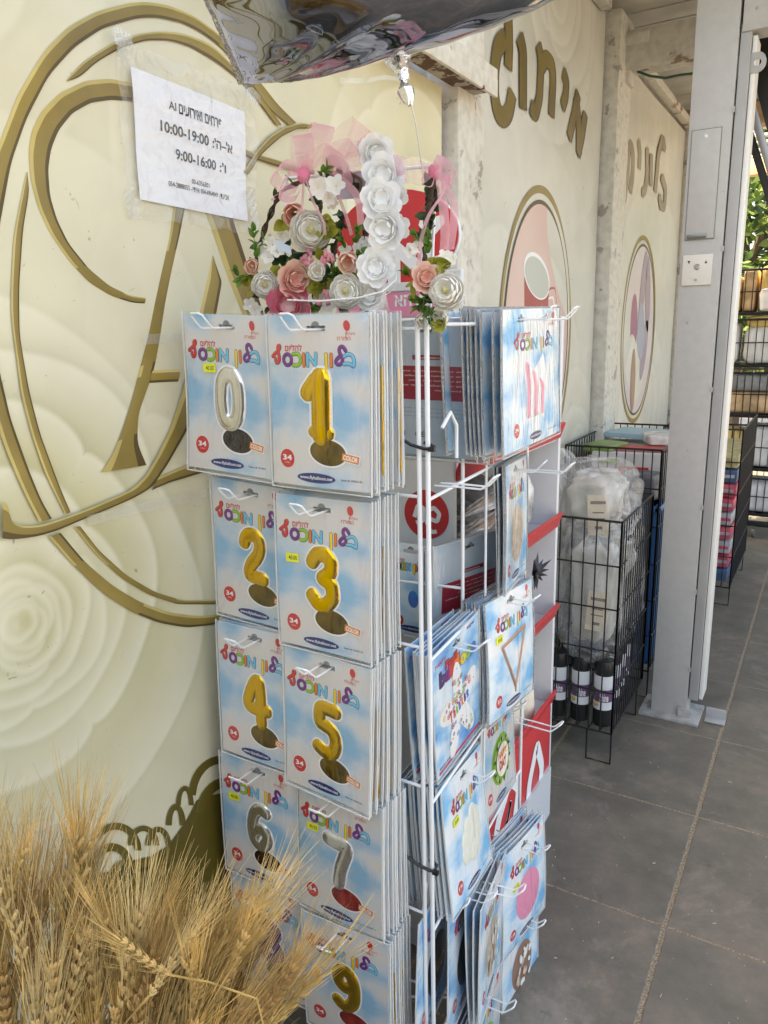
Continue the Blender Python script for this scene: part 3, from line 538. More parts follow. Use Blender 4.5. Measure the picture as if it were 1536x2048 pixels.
# ---- trees beyond the roof
leafm = [mat('leaf_dark', (.035, .07, .02), .5, trl=.3), mat('leaf_mid', (.09, .16, .035), .4, trl=.4), mat('leaf_light', (.22, .30, .09), .35, trl=.45)]
bark = mat('bark', (.10, .075, .05), .9, var=.3, bump=.6)
def tree(loc, r, h, n, label, sd_):
    rs = random.Random(sd_); t = thing('tree', label, 'tree', loc, 'trees behind the porch'); L0 = Vector(loc)
    mb = MB(); mb.tube([L0+Vector((0, 0, -.12)), L0+Vector((.05, 0, h*.35)), L0+Vector((-.05, .1, h*.7))], [.14, .11, .06])
    for i in range(6):
        a = rs.uniform(0, 6.28); mb.tube([L0+Vector((0, 0, h*rs.uniform(.25, .5))), L0+Vector((r*.4*math.cos(a), r*.4*math.sin(a), h*.62)), L0+Vector((r*.75*math.cos(a), r*.75*math.sin(a), h*.8))], [.06, .04, .02])
    mb.build('trunk', bark, t)
    mb = MB(); cl = [(Vector((rs.gauss(0, .42)*r, rs.gauss(0, .42)*r, h*rs.uniform(.14, .98))), rs.uniform(.25, .5)*r*.8) for _ in range(42)]
    for i in range(n):
        c, cr = rs.choice(cl); d = Vector((rs.gauss(0, 1), rs.gauss(0, 1), rs.gauss(0, 1))).normalized()*cr*rs.uniform(.5, 1.0); p = L0+c+d
        u = Vector((rs.gauss(0, 1), rs.gauss(0, 1), rs.gauss(0, .7))).normalized(); v = u.cross(Vector((rs.gauss(0, 1), rs.gauss(0, 1), rs.gauss(0, 1)))).normalized(); s_ = rs.uniform(.07, .13)
        mb.add([p-u*s_, p+v*s_*.4, p+u*s_, p-v*s_*.4], [(0, 1, 2, 3)], rs.choice((0, 0, 1, 1, 2, 2)))
    mb.build('crown', leafm, t, smooth=False)
tree((-.1, 11.2, 0), 1.7, 5.2, 9000, 'bright leafy green tree just beyond the porch roof', 1)
tree((2.4, 13.5, 0), 2.3, 6.2, 8000, 'leafy tree standing to the right and farther out', 2)
tree((-3.0, 14, 0), 2.4, 6.5, 6000, 'leafy tree behind the end of the printed wall', 3)
# ---- wire crates with their goods
def wire_panel(mb, a, b, z0, z1, nv, nh, r=.003, rr=.005):
    a = Vector(a); b = Vector(b)
    for i in range(nv+1):
        p = a.lerp(b, i/nv); k = rr if i in (0, nv) else r; mb.tube([(p.x, p.y, z0), (p.x, p.y, z1)], k, 6)
    for j in range(nh+1):
        z = z0+(z1-z0)*j/nh; mb.tube([(a.x, a.y, z), (b.x, b.y, z)], rr if j in (0, nh) else r*1.2, 6)
def crate(label, x0, x1, y0, y1, z0, z1, nx, ny, nz, group='black wire crates along the wall'):
    t = thing('wire_crate', label, 'wire crate', ((x0+x1)/2, (y0+y1)/2, 0), group)
    for nm, a, b, k in (('wire_side', (x0, y0), (x1, y0), nx), ('wire_side', (x1, y0), (x1, y1), ny), ('wire_side', (x0, y1), (x1, y1), nx), ('wire_side', (x0, y0), (x0, y1), ny)):
        mb = MB(); wire_panel(mb, (*a, 0), (*b, 0), z0, z1, k, nz); mb.build(nm, X['black_wire'], t)
    mb = MB()
    for i in range(nx+1): mb.tube([(lerp(x0, x1, i/nx), y0, z0), (lerp(x0, x1, i/nx), y1, z0)], .003, 6)
    mb.build('wire_floor', X['black_wire'], t)
    if z0 > .05:
        for (xa, ya) in ((x1, y0), (x1, y1-.1), (x0+.1, y0), (x0+.1, y1-.1)):
            mb = MB(); mb.tube([(xa, ya, z0), (xa, ya, .005), (xa-.1, ya, .005), (xa-.1, ya, z0)], .004, 6); mb.build('foot', X['black_wire'], t)
    return t
crate('black wire crate by the grey post, full of bagged goods', .03, .462, 2.84, 3.40, .14, 1.035, 9, 14, 5)
crate('taller black wire crate behind, holding boxes and a blue bin', .03, .47, 3.50, 4.4, .14, 1.215, 11, 20, 6)
can_l = mat('can_label', (.75, .76, .77), .3); can_p = mat('can_purple', (.13, .07, .15), .35)
for i, (cx, cy) in enumerate(((.408, 2.90), (.312, 2.905), (.216, 2.90), (.12, 2.90), (.405, 3.02), (.40, 3.14), (.395, 3.26))):
    t = thing('spray_can', 'white can with purple band and black cap low in the wire crate', 'can', (cx, cy, .15), 'cans at the bottom of the crate')
    mb = MB(); r = .040; mb.lathe([(0, .0), (r, .0), (r, .075), (r, .075), (r, .11), (r, .165), (r, .225)], (cx, cy, .15), [0, 0, 0, 1, 2, 1], 24); mb.lathe([(r, .225), (r, .25), (r*.6, .262), (0, .262)], (cx, cy, .15), 0, 24); mb.build('body', [X['black_plastic'], can_l, can_p], t)
    mb = MB(); mb.lathe([(r*1.04, .245), (r*1.04, .27), (r*.9, .285), (0, .285)], (cx, cy, .15), 0, 24); mb.build('cap', X['black_plastic'], t)
    mb = MB(); fn = lambda x, y, cx=cx, cy=cy: Vector((cx+.0412*math.sin(x), cy-.0412*math.cos(x), .15+y))
    text_box(mb, 'Shine', (-.1, .115, .75, .15), fn, 0, .02); 
    for k2 in range(10): a = 2*PI*k2/10
    mb.ell((cx-.018, cy-.038, .15+.10), (.010, .004, .010), 1); mb.build('label_print', [X['white'], mat('amber', (.55, .35, .08), .4)], t)
def lumpy(mb, c, d, seed, m=0, nu=26, nv=20, amp=.12, pw=.42, facet=0.0):
    rs = np.random.RandomState(seed); ph = rs.uniform(0, 6, (6,)); c = Vector(c); FD = rs.normal(size=(90, 3)); FD /= np.linalg.norm(FD, axis=1)[:, None]; FA = rs.uniform(.85, 1.1, 90)
    def fn(u, v):
        a = 2*PI*u; b = PI*v; q = lambda s_: math.copysign(abs(s_)**pw, s_)
        x, y, z = q(math.cos(a))*q(math.sin(b)), q(math.sin(a))*q(math.sin(b)), q(math.cos(b))
        k = 1+amp*(math.sin(3*a+ph[0]+4*b)*.5+math.sin(7*a+ph[1]-3*b)*.3+math.sin(13*b+ph[2]+5*a)*.3)*abs(math.sin(b))
        if facet: k *= 1+facet*(float(np.max((FD@np.array((math.cos(a)*math.sin(b), math.sin(a)*math.sin(b), math.cos(b))))**12*FA))-.6)
        return c+Vector((x*d[0]/2*k, y*d[1]/2*k, z*d[2]/2*(1+.3*amp*math.sin(5*a+ph[3]))))
    mb.grid(fn, nu, nv, m)
X['bag_film'] = film('bag_film', base=.10, ior=1.6, rough=.14, bump=.8, scale=22, stretch=(1, 1, .7), milky=.13)
beige = mat('packed_cloth', (.50, .48, .43), .7, var=.15, vscale=12, bump=.3, bscale=30); label_m = mat('cream_label', (.68, .58, .42), .5)
def bag(label, c, d, seed, ln, group='clear bags in the crate'):
    t = thing('plastic_bag', label, 'bag', tuple(c), group)
    mb = MB(); lumpy(mb, c, (d[0]*.70, d[1]*.70, d[2]*.72), seed+50, amp=.2, nu=40, nv=30, facet=.15, pw=.55); mb.build('contents', beige, t)
    mb = MB(); lumpy(mb, c, d, seed, amp=.16, nu=90, nv=70, facet=.38, pw=.55); mb.build('film', X['bag_film'], t)
    if ln:
        mb = MB(); cc = Vector(c)+Vector((.045, -d[1]*.46-.004, ln)); r_ = Matrix.Rotation(-.10 if ln > -.045 else .02, 3, 'Y')@Matrix.Rotation(-.15, 3, 'X'); mb.box(cc, (.085, .003, .16), 0, rot=r_)
        for k2, (zz, wd, hh) in enumerate(((.05, .06, .02), (.01, .045, .008), (-.015, .05, .008), (-.05, .03, .02))): mb.box(cc+r_@Vector((0, -.0025, zz)), (wd, .001, hh*.6), 1, rot=r_)
        mb.build('label', [label_m, mat('brown_ink', (.16, .10, .06), .6)], t)
bag('clear bag with an upright cream label, lower in the crate', (.33, 2.99, .70), (.24, .26, .60), 3, -.05)
bag('crumpled clear bag with a tilted cream label, on top in the crate', (.31, 3.03, 1.08), (.28, .28, .32), 4, -.04)
bag('dim clear bag beside the wall in the crate', (.12, 3.06, .85), (.15, .3, .8), 6, 0)
bag('shiny clear bag at the back of the crate', (.36, 3.27, .72), (.18, .16, .66), 8, 0)
mb = MB(); x0, x1, y0, y1 = .06, .455, 3.53, 4.1
for zz in (.2,): pass
bl = mat('blue_bin_plastic', (.03, .16, .38), .4, var=.15)
t = thing('plastic_bin', 'blue plastic bin inside the taller wire crate', 'bin', (.26, 3.8, .16))
mb = MB(); mb.box((.26, 3.535, .55), (.40, .012, .76)); mb.box((.456, 3.8, .55), (.012, .55, .76)); mb.box((.26, 4.07, .55), (.4, .012, .76)); mb.box((.064, 3.8, .55), (.012, .55, .76)); mb.box((.26, 3.8, .17), (.4, .55, .012))
for k2 in range(5): mb.box((.463, 3.58+.1*k2, .52), (.008, .014, .7))
mb.build('tub', bl, t, smooth=False); mb = MB(); mb.box((.26, 3.53, .935), (.43, .03, .03), bev=.008); mb.box((.46, 3.8, .935), (.03, .57, .03), bev=.008); mb.build('rim', bl, t)
for i, (c, d, a, mcol, lab) in enumerate((((.26, 3.95, 1.05), (.36, .5, .22), .1, (.62, .6, .58), 'white box with red print in the taller crate'), ((.24, 4.14, 1.20), (.30, .26, .025), -.15, (.35, .52, .6), 'pale blue folder lying on the boxes in the taller crate'))):
    mb = MB(); r_ = Matrix.Rotation(a, 3, 'Z'); mb.box(c, d, 0, rot=r_, bev=.004)
    if i == 0:
        mb.box(Vector(c)+r_@Vector((.02, -d[1]/2-.002, .02)), (.14, .003, .05), 1, rot=r_); mb.box(Vector(c)+r_@Vector((-.1, -d[1]/2-.002, .07)), (.1, .003, .025), 2, rot=r_); mb.box(Vector(c)+r_@Vector((.02, -d[1]/2-.002, -.05)), (.08, .003, .04), 1, rot=r_)
        mb.box(Vector(c)+Vector((0, -.1, d[2]/2+.002)), (.28, .2, .003), 3, rot=r_); mb.box(Vector(c)+Vector((-.06, -.1, d[2]/2+.005)), (.12, .16, .003), 2, rot=r_)
    tag(mb.build('box' if i == 0 else 'folder', [mat('box_card%d' % i, mcol, .5, var=.06), X['red'], X['green'], mat('slate_print', (.15, .17, .2), .4)]), lab, 'box' if i == 0 else 'folder')
for i, (c, d, a, col, nm, lab) in enumerate((((.16, 3.66, 1.00), (.20, .18, .10), .2, (.60, .59, .56), 'box', 'small white box at the front left of the taller crate'), ((.36, 3.64, 1.02), (.16, .16, .13), -.1, (.12, .13, .15), 'box', 'small dark box at the front right of the taller crate'),
        ((.30, 3.84, 1.15), (.28, .16, .05), .15, (.55, .08, .08), 'packet', 'red packet lying across the taller crate'), ((.14, 3.82, 1.17), (.16, .2, .04), -.3, (.2, .3, .08), 'packet', 'green packet at the left of the taller crate'), ((.36, 4.0, 1.20), (.14, .22, .05), .4, (.66, .65, .62), 'packet', 'white packet on top of the goods in the taller crate'))):
    mb = MB(); lumpy(mb, c, d, 90+i, amp=.03, pw=.25); r_ = Matrix.Rotation(a, 3, 'Z'); mb.v = [tuple(Vector(c)+r_@(Vector(v)-Vector(c))) for v in mb.v]; tag(mb.build(nm, mat('crate_goods%d' % i, col, .4, var=.25, vscale=14)), lab, nm)
# far crate and trolley
crate('narrow wire crate of pink packets beyond the grey post', .20, .66, 5.0, 5.9, .12, 1.13, 9, 16, 5)
rs = random.Random(4)
pinks = [mat('packet_pink', (.55, .08, .12), .4, var=.3, vscale=20), mat('packet_grey', (.4, .4, .42), .4, var=.2, vscale=20), mat('packet_blue', (.05, .10, .2), .4), mat('packet_straw', (.5, .42, .2), .5, var=.3, vscale=25)]
for i in range(9):
    z = .19+i*.092; mb = MB(); mb.box((.43, 5.42, z), (.42, .78, .078), 0, rot=Matrix.Rotation(rs.uniform(-.02, .02), 3, 'Z'), bev=.01); mb.box((.43, 5.028, z), (.40, .006, .02), 1)
    tag(mb.build('packet_layer', [pinks[(2, 0, 1, 0, 1, 0, 0, 2, 3)[i]], pinks[(2, 1, 0, 1, 0, 1, 1, 1, 3)[i]]]), ['dark blue packet at the bottom of the pink stack', 'pink and grey packet lying in the narrow crate', 'straw coloured packet on top of the pink stack', 'dark blue packet just below the straw coloured one'][0 if i == 0 else 2 if i == 8 else 3 if i == 7 else 1], 'packet', 'packets in the narrow crate')
cart = thing('wire_trolley', 'tall black wire trolley of fabric rolls on castors', 'trolley', (.6, 7.1, 0))
for k2, (z0, z1) in enumerate(((.20, .50), (.58, .94), (1.02, 1.36), (1.42, 1.78), (1.83, 2.16))):
    mb = MB()
    for a, b, nn in (((.2, 6.8), (.92, 6.8), 13), ((.92, 6.8), (.92, 7.4), 9), ((.2, 7.4), (.92, 7.4), 13), ((.2, 6.8), (.2, 7.4), 9)): wire_panel(mb, (*a, 0), (*b, 0), z0, z1, nn, 2, .0035, .008)
    mb.box((.56, 7.1, z0-.006), (.72, .6, .02)); mb.build('basket', X['black_wire'], cart)
    mb = MB(); bar(mb, (.75, 6.79, z0), (.93, 6.79, z0+.2), .02, .012); mb.build('brace', X['black_wire'], cart)
for y in (6.8, 7.4): mb = MB(); bar(mb, (.2, y, .12), (.92, y, .12), .05, .04); mb.build('base_bar', X['black_wire'], cart)
for (x, y) in ((.64, 6.8), (.9, 7.4), (.22, 7.4), (.24, 6.8)):
    mb = MB(); mb.box((x, y, .085), (.03, .05, .05)); mb.lathe([(0, -.014), (.04, -.014), (.043, 0), (.04, .014), (0, .014)], (x, y, .045), 0, 18, Matrix.Rotation(PI/2, 3, 'Y')); mb.build('castor', mat('castor', (.12, .12, .12), .5) if 'castor' not in bpy.data.materials else bpy.data.materials['castor'], cart)
fabs = [mat('straw_fabric', (.78, .56, .20), .7, var=.25, vscale=10, bump=.3), mat('white_fabric', (.82, .82, .82), .6, var=.15, vscale=8, bump=.3), mat('tan_fabric', (.66, .45, .26), .7, var=.3, vscale=9), mat('grey_fabric', (.34, .34, .35), .6, var=.3)]
k2 = 0
for z0, rows in ((.20, ((.35, 0, .2, .26), (.62, 1, .3, .26))), (.58, ((.36, 0, .3, .3), (.66, 1, .28, .34))), (1.02, ((.5, 2, .6, .18), (.5, 3, .55, .14))), (1.42, ((.3, 1, .2, .33), (.62, 1, .36, .30), (.62, 0, .34, .09))), (1.83, ((.3, 0, .2, .28), (.45, 2, .1, .33), (.7, 0, .36, .36), (.68, 1, .3, .18)))):
    zz = z0+.01
    for j, (x, mi, wd, hh) in enumerate(rows):
        z = z0+.01+hh/2+(.18 if (z0 == 1.02 and j == 1) else .29 if (z0 == 1.42 and j == 2) else 0); mb = MB(); lumpy(mb, (x, 7.0+.16*(z0 == 1.83 and j == 3)*0-.07*(j == 3), z), (wd, .38, hh), 20+k2, amp=.05, pw=.3); k2 += 1
        nm = ('straw', 'white', 'tan', 'grey')[mi]; lv = {.2: 'lowest', .58: 'second lowest', 1.02: 'middle', 1.42: 'second highest', 1.83: 'top'}[z0]
        tag(mb.build('fabric_roll', fabs[mi]), '%s fabric roll in the %s basket of the trolley%s' % (nm, lv, ' at the %s' % ('left', 'centre', 'right', 'front')[j]), 'fabric roll', 'fabric rolls on the trolley')
# ---- white display stand with red shelf lips
dsp = thing('display_shelf', 'white display unit with red shelf edges behind the balloon rack', 'display', (.2, 2.0, 0))
wh = mat('display_white', (.72, .72, .73), .4, var=.04); whs = mat('display_grey_white', (.60, .60, .62), .45)
rd = mat('display_red', (.62, .035, .04), .35)
mb = MB(); mb.box((.18, 1.612, .92), (.32, .022, 1.68), bev=.002); mb.build('side_panel', wh, dsp)
mb = MB(); mb.box((.18, 2.42, .94), (.32, .022, 1.72), bev=.002); mb.build('side_panel', wh, dsp)
mb = MB(); mb.box((.03, 2.016, .92), (.015, .786, 1.68)); mb.build('back_panel', whs, dsp, smooth=False)
mb = MB(); mb.box((.19, 2.016, .10), (.32, .786, .2)); mb.build('plinth', whs, dsp, smooth=False)
for z in (1.43, 1.125, .80, .47):
    mb = MB(); mb.box((.185, 2.016, z-.02), (.30, .78, .012)); sh = mb.build('shelf', whs, dsp, smooth=False)
    mb = MB(); mb.box((.347, 2.016, z+.008), (.012, .80, .055), 0, rot=Matrix.Rotation(.35, 3, 'Y'), bev=.003); mb.build('shelf_lip', rd, sh)
mb = MB(); mb.box((.334, 2.016, .235), (.012, .80, .42), bev=.002); fp = mb.build('front_panel', rd, dsp)
def ringtube(pts, wd, fn, mb, m=0, lift=0):
    Q = resamp([Vector((p[0], p[1], 0)) for p in pts], 40)[:, :2]; V = []
    for i in range(40):
        t = Q[min(39, i+1)]-Q[max(0, i-1)]; t /= np.linalg.norm(t)+1e-9; nn = np.array((-t[1], t[0]))*wd/2; V += [fn(*(Q[i]+nn)), fn(*(Q[i]-nn))]
    mb.add(V, [(2*i, 2*i+1, 2*i+3, 2*i+2) for i in range(39)], m)
mb = MB(); fn = lambda u, v: Vector((.3415, u, v))
ringtube([(1.86, .12), (1.92, .28), (2.02, .37), (2.10, .30), (2.06, .17), (1.96, .12), (1.90, .06)], .05, fn, mb); ringtube([(1.98, .20), (2.03, .29), (2.0, .23), (1.95, .19)], .02, fn, mb)
ringtube([(2.18, .10), (2.2, .25), (2.27, .36), (2.33, .24), (2.30, .12)], .045, fn, mb); mb.build('loop_logo', X['white'], dsp)
# header board on the near side
mb = MB(); mb.box((.19, 1.612, 1.83), (.34, .016, .14), bev=.003); mb.box((.19, 1.604, 1.868), (.30, .01, .02), bev=.002); mb.lathe([(0, -.006), (1, -.006), (1, .006), (0, .006)], (0, 0, 0), 0, 44); mb.v[-176:] = [(.19+x*.165, 1.612+z, 1.975+y*.108) for x, y, z in mb.v[-176:]]; mb.build('header_board', wh, dsp, smooth=False)
mb = MB(); fy = 1.6025
def fdisc(cx, cz, rx, rz, y, m, n=40): mb.add([(cx, y, cz)]+[(cx+rx*math.cos(2*PI*i/n), y, cz+rz*math.sin(2*PI*i/n)) for i in range(n)], [(0, i+1, (i+1) % n+1) for i in range(n)], m)
fdisc(.19, 1.975, .164, .107, fy, 0)
fn = lambda x, y: Vector((x, fy-.001, y))
text_box(mb, 'IN', (.14, 1.885, .285, 1.965), fn, 1, .06)
hp = [(.285, 1.965), (.255, 2.0), (.262, 2.02), (.278, 2.015), (.287, 1.998), (.30, 2.015), (.318, 2.018), (.322, 2.0)]; mb.add([fn(*p) for p in hp], [tuple(range(8))], 1)
mb.add([(.022, fy-.0005, 1.80), (.352, fy-.0005, 1.80), (.352, fy-.0005, 1.856), (.022, fy-.0005, 1.856)], [(0, 1, 2, 3)], 2)
text_box(mb, heb('הא')+' AM', (.19, 1.825, .30, 1.852), fn, 1, .03)
mb.build('header_print', [rd, X['white'], X['pink_p']], dsp)
mb = MB(); fdisc(.268, 1.325, .062, .062, 1.5995, 0)
fn = lambda x, y: Vector((x, 1.5985, y)); ringtube([(.235, 1.315), (.245, 1.345), (.262, 1.34), (.26, 1.31), (.24, 1.30)], .012, fn, mb, 1); ringtube([(.27, 1.30), (.272, 1.335), (.29, 1.345), (.305, 1.33), (.298, 1.31), (.28, 1.315)], .011, fn, mb, 1); ringtube([(.275, 1.29), (.285, 1.282), (.297, 1.285)], .01, fn, mb, 1)
mb.build('side_logo', [rd, X['white']], dsp)
# goods on the display shelves
gm = [mat('bag_charcoal', (.10, .09, .09), .25, var=.5, vscale=18), mat('bag_umber', (.22, .15, .11), .3, var=.5, vscale=20), mat('bag_grey', (.34, .33, .33), .25, var=.4, vscale=22), mat('bag_blue', (.04, .10, .28), .3), mat('bag_red', (.35, .03, .04), .3, var=.2)]
names = ('charcoal', 'brown', 'grey', 'charcoal', 'charcoal', 'brown', 'grey', 'charcoal', 'charcoal', 'brown', 'grey', 'charcoal', 'brown', 'blue')
kd = {'charcoal': 0, 'brown': 1, 'grey': 2, 'blue': 3}
for i, nm in enumerate(names[::-1]):
    mb = MB(); z = 1.15+.0155*i; r_ = Matrix.Rotation(.10+.014*i, 3, 'Y')@Matrix.Rotation(.1*math.sin(i*2.1), 3, 'Z'); c = Vector((.20, 1.82+.01*(i % 3), z))
    lumpy(mb, c, (.25, .36, .024), 40+i, amp=.05, pw=.3); mb.v = [tuple(c+r_@(Vector(v)-c)) for v in mb.v]; tag(mb.build('flat_packet', [gm[kd[nm]]]), '%s glossy packet in the tilted pile on the upper display shelf' % nm if nm != 'blue' else 'blue packet at the bottom of the tilted pile on the shelf', 'packet', 'packets piled on the display')
mb = MB(); lumpy(mb, (.26, 2.17, 1.235), (.12, .2, .2), 61, amp=.12, pw=.6); t = tag(mb.build('costume_bag', film('bag_film_grey', base=.12, milky=.25) if False else mat('dark_white_bag', (.45, .44, .43), .2, var=.9, vscale=9)), 'grey and black bagged mask on the upper display shelf', 'bag')
mb = MB(); rs = random.Random(8)
for i in range(16):
    a = 2*PI*i/16; d = Vector((.3*math.cos(a*2), math.cos(a), math.sin(a))).normalized(); u = d.cross(Vector((1, 0, 0))).normalized(); L_ = rs.uniform(.05, .08); c = Vector((.33, 2.22, 1.0))
    mb.add([c+u*.014, c-u*.014, c+d*L_+Vector((.02, 0, 0)), c+Vector((.02, 0, 0))], [(0, 3, 2), (3, 1, 2), (0, 2, 1)])
tag(mb.build('gift_bow', mat('bow_black', (.05, .05, .055), .3, .3), smooth=False), 'spiky dark gift bow on the display under the red edge', 'bow')
cr = mat('foam_cream', (.74, .66, .52), .7, bump=.2)
for i, (y, z) in enumerate(((2.16, .5), (2.26, .5), (2.2, .57))):
    mb = MB(); mb.lathe([(0, 0), (.055, 0), (.06, .02), (.055, .1), (.04, .125), (0, .13)], (.27, y, z-.043), 0, 20); tag(mb.build('foam_cup', cr), ['left cream foam cup on the lowest display shelf', 'right cream foam cup on the lowest display shelf', 'cream foam cup stacked on the other two'][i], 'cup', 'foam cups on the display')
mb = MB(); lumpy(mb, (.2, 1.8, .88), (.22, .3, .12), 71, amp=.1); tag(mb.build('pouch', gm[4]), 'dark red pouch on the middle display shelf', 'pouch')
mb = MB(); lumpy(mb, (.2, 1.85, .56), (.22, .34, .15), 72, amp=.1); tag(mb.build('pouch', mat('floral_pouch', (.35, .12, .2), .4, col2=(.6, .45, .5), vscale=22)), 'flowery pink pouch on the lowest display shelf', 'pouch')
# ================================================================ BALLOON PACKS
CARD_MATS = ['sky', 'white', 'red', 'navy', 'yellow', 'orange', 'cyan', 'purple', 'green', 'yel_p', 'blue_p', 'pink_p', 'gold_foil', 'silver_foil', 'slot', 'ink', 'red_dk', 'rose_gold', 'beige_p', 'cream_p', 'black_p', 'blue_foil', 'pack_back', 'edge']
MI = {k: i for i, k in enumerate(CARD_MATS)}
X['edge'] = mat('card_edge', (.78, .76, .72), .5)
X['outline'] = mat('outline_violet', (.06, .02, .12), .4); CARD_MATS.append('outline'); MI['outline'] = len(CARD_MATS)-1
X['outline_red'] = mat('outline_red', (.22, .01, .02), .4); CARD_MATS.append('outline_red'); MI['outline_red'] = len(CARD_MATS)-1
T = .0012
DIG = {'1': [[(.60, .96), (.60, .5), (.60, .05)], [(.56, .93), (.42, .92), (.16, .74)], [(.34, .09), (.60, .06), (.88, .07)]],
       '2': [[(.12, .78), (.20, .92), (.45, .98), (.72, .92), (.80, .74), (.68, .55), (.35, .34), (.22, .10), (.50, .10), (.85, .08)]],
       '3': [[(.14, .82), (.30, .96), (.58, .98), (.82, .86), (.80, .66), (.52, .54)], [(.52, .54), (.84, .44), (.88, .20), (.62, .03), (.32, .04), (.12, .18)]],
       '4': [[(.70, .02), (.70, .30), (.70, .62), (.64, .95), (.46, .90), (.20, .58), (.08, .38), (.22, .30), (.60, .31), (.94, .31)]],
       '5': [[(.84, .93), (.22, .96), (.18, .60), (.45, .60), (.76, .52), (.88, .30), (.76, .08), (.45, .02), (.14, .12)]],
       '6': [[(.80, .88), (.55, .97), (.25, .78), (.14, .42), (.22, .12), (.52, .02), (.82, .14), (.86, .38), (.60, .50), (.30, .40), (.20, .25)]],
       '7': [[(.10, .94), (.45, .90), (.86, .92), (.84, .78), (.60, .40), (.50, .04)]],
       '8': [[(.50, .54), (.22, .66), (.20, .88), (.50, .99), (.78, .88), (.78, .66), (.50, .54), (.15, .38), (.15, .12), (.5, .01), (.85, .12), (.85, .38), (.50, .54)]],
       '9': [[(.80, .62), (.55, .50), (.22, .60), (.16, .85), (.42, .99), (.72, .92), (.86, .66), (.84, .28), (.60, .05), (.32, .04), (.16, .16)]],
       '0': [[(.50, .97), (.22, .88), (.14, .60), (.14, .38), (.22, .10), (.50, .02), (.78, .10), (.86, .38), (.86, .60), (.78, .88)]]}
HEBS = {'ב': [[(.08, .78), (.35, .97), (.75, .88), (.92, .5), (.86, .08)], [(.05, .22), (.4, .26), (.86, .08)]],
        'ל': [[(.97, .70), (.85, .95), (.52, .95), (.36, .72), (.55, .50), (.84, .42), (.78, .14), (.45, .02), (.12, .10), (.10, .32), (.45, .42)]],
        'ו': [[(.5, .95), (.5, .05)]], 'ן': [[(.5, .97), (.5, .03)]], 'מ': [[(.1, .05), (.1, .95)], [(.1, .95), (.86, .05)], [(.92, .97), (.86, .05)]],
        'כ': [[(.05, .90), (.5, 1.0), (.9, .75), (.92, .32), (.6, .02), (.05, .08)]], 'ס': [[(.5, 1), (.12, .82), (.05, .5), (.15, .15), (.5, .0), (.85, .15), (.95, .5), (.88, .82)]],
        'ף': [[(.05, .42), (.22, .60), (.62, .60), (.92, .78), (.78, .97), (.48, .94), (.42, .72), (.70, .45), (.74, .15), (.42, .02), (.15, .13), (.30, .32)]]}
def smooth_path(p, n=34, closed=False):
    if closed: p = p+[p[0]]
    P = np.array(p, float); k = np.concatenate([[0], np.cumsum(np.linalg.norm(np.diff(P, axis=0), axis=1))]); t = np.linspace(0, k[-1], n)
    Q = np.stack([np.interp(t, k, P[:, j]) for j in range(2)], 1)
    for _ in range(4):
        R_ = Q.copy(); R_[1:-1] = Q[1:-1]*.5+(Q[:-2]+Q[2:])*.25
        if closed: R_[0] = R_[-1] = Q[0]*.5+(Q[1]+Q[-2])*.25
        Q = R_
    return Q[:-1] if closed else Q
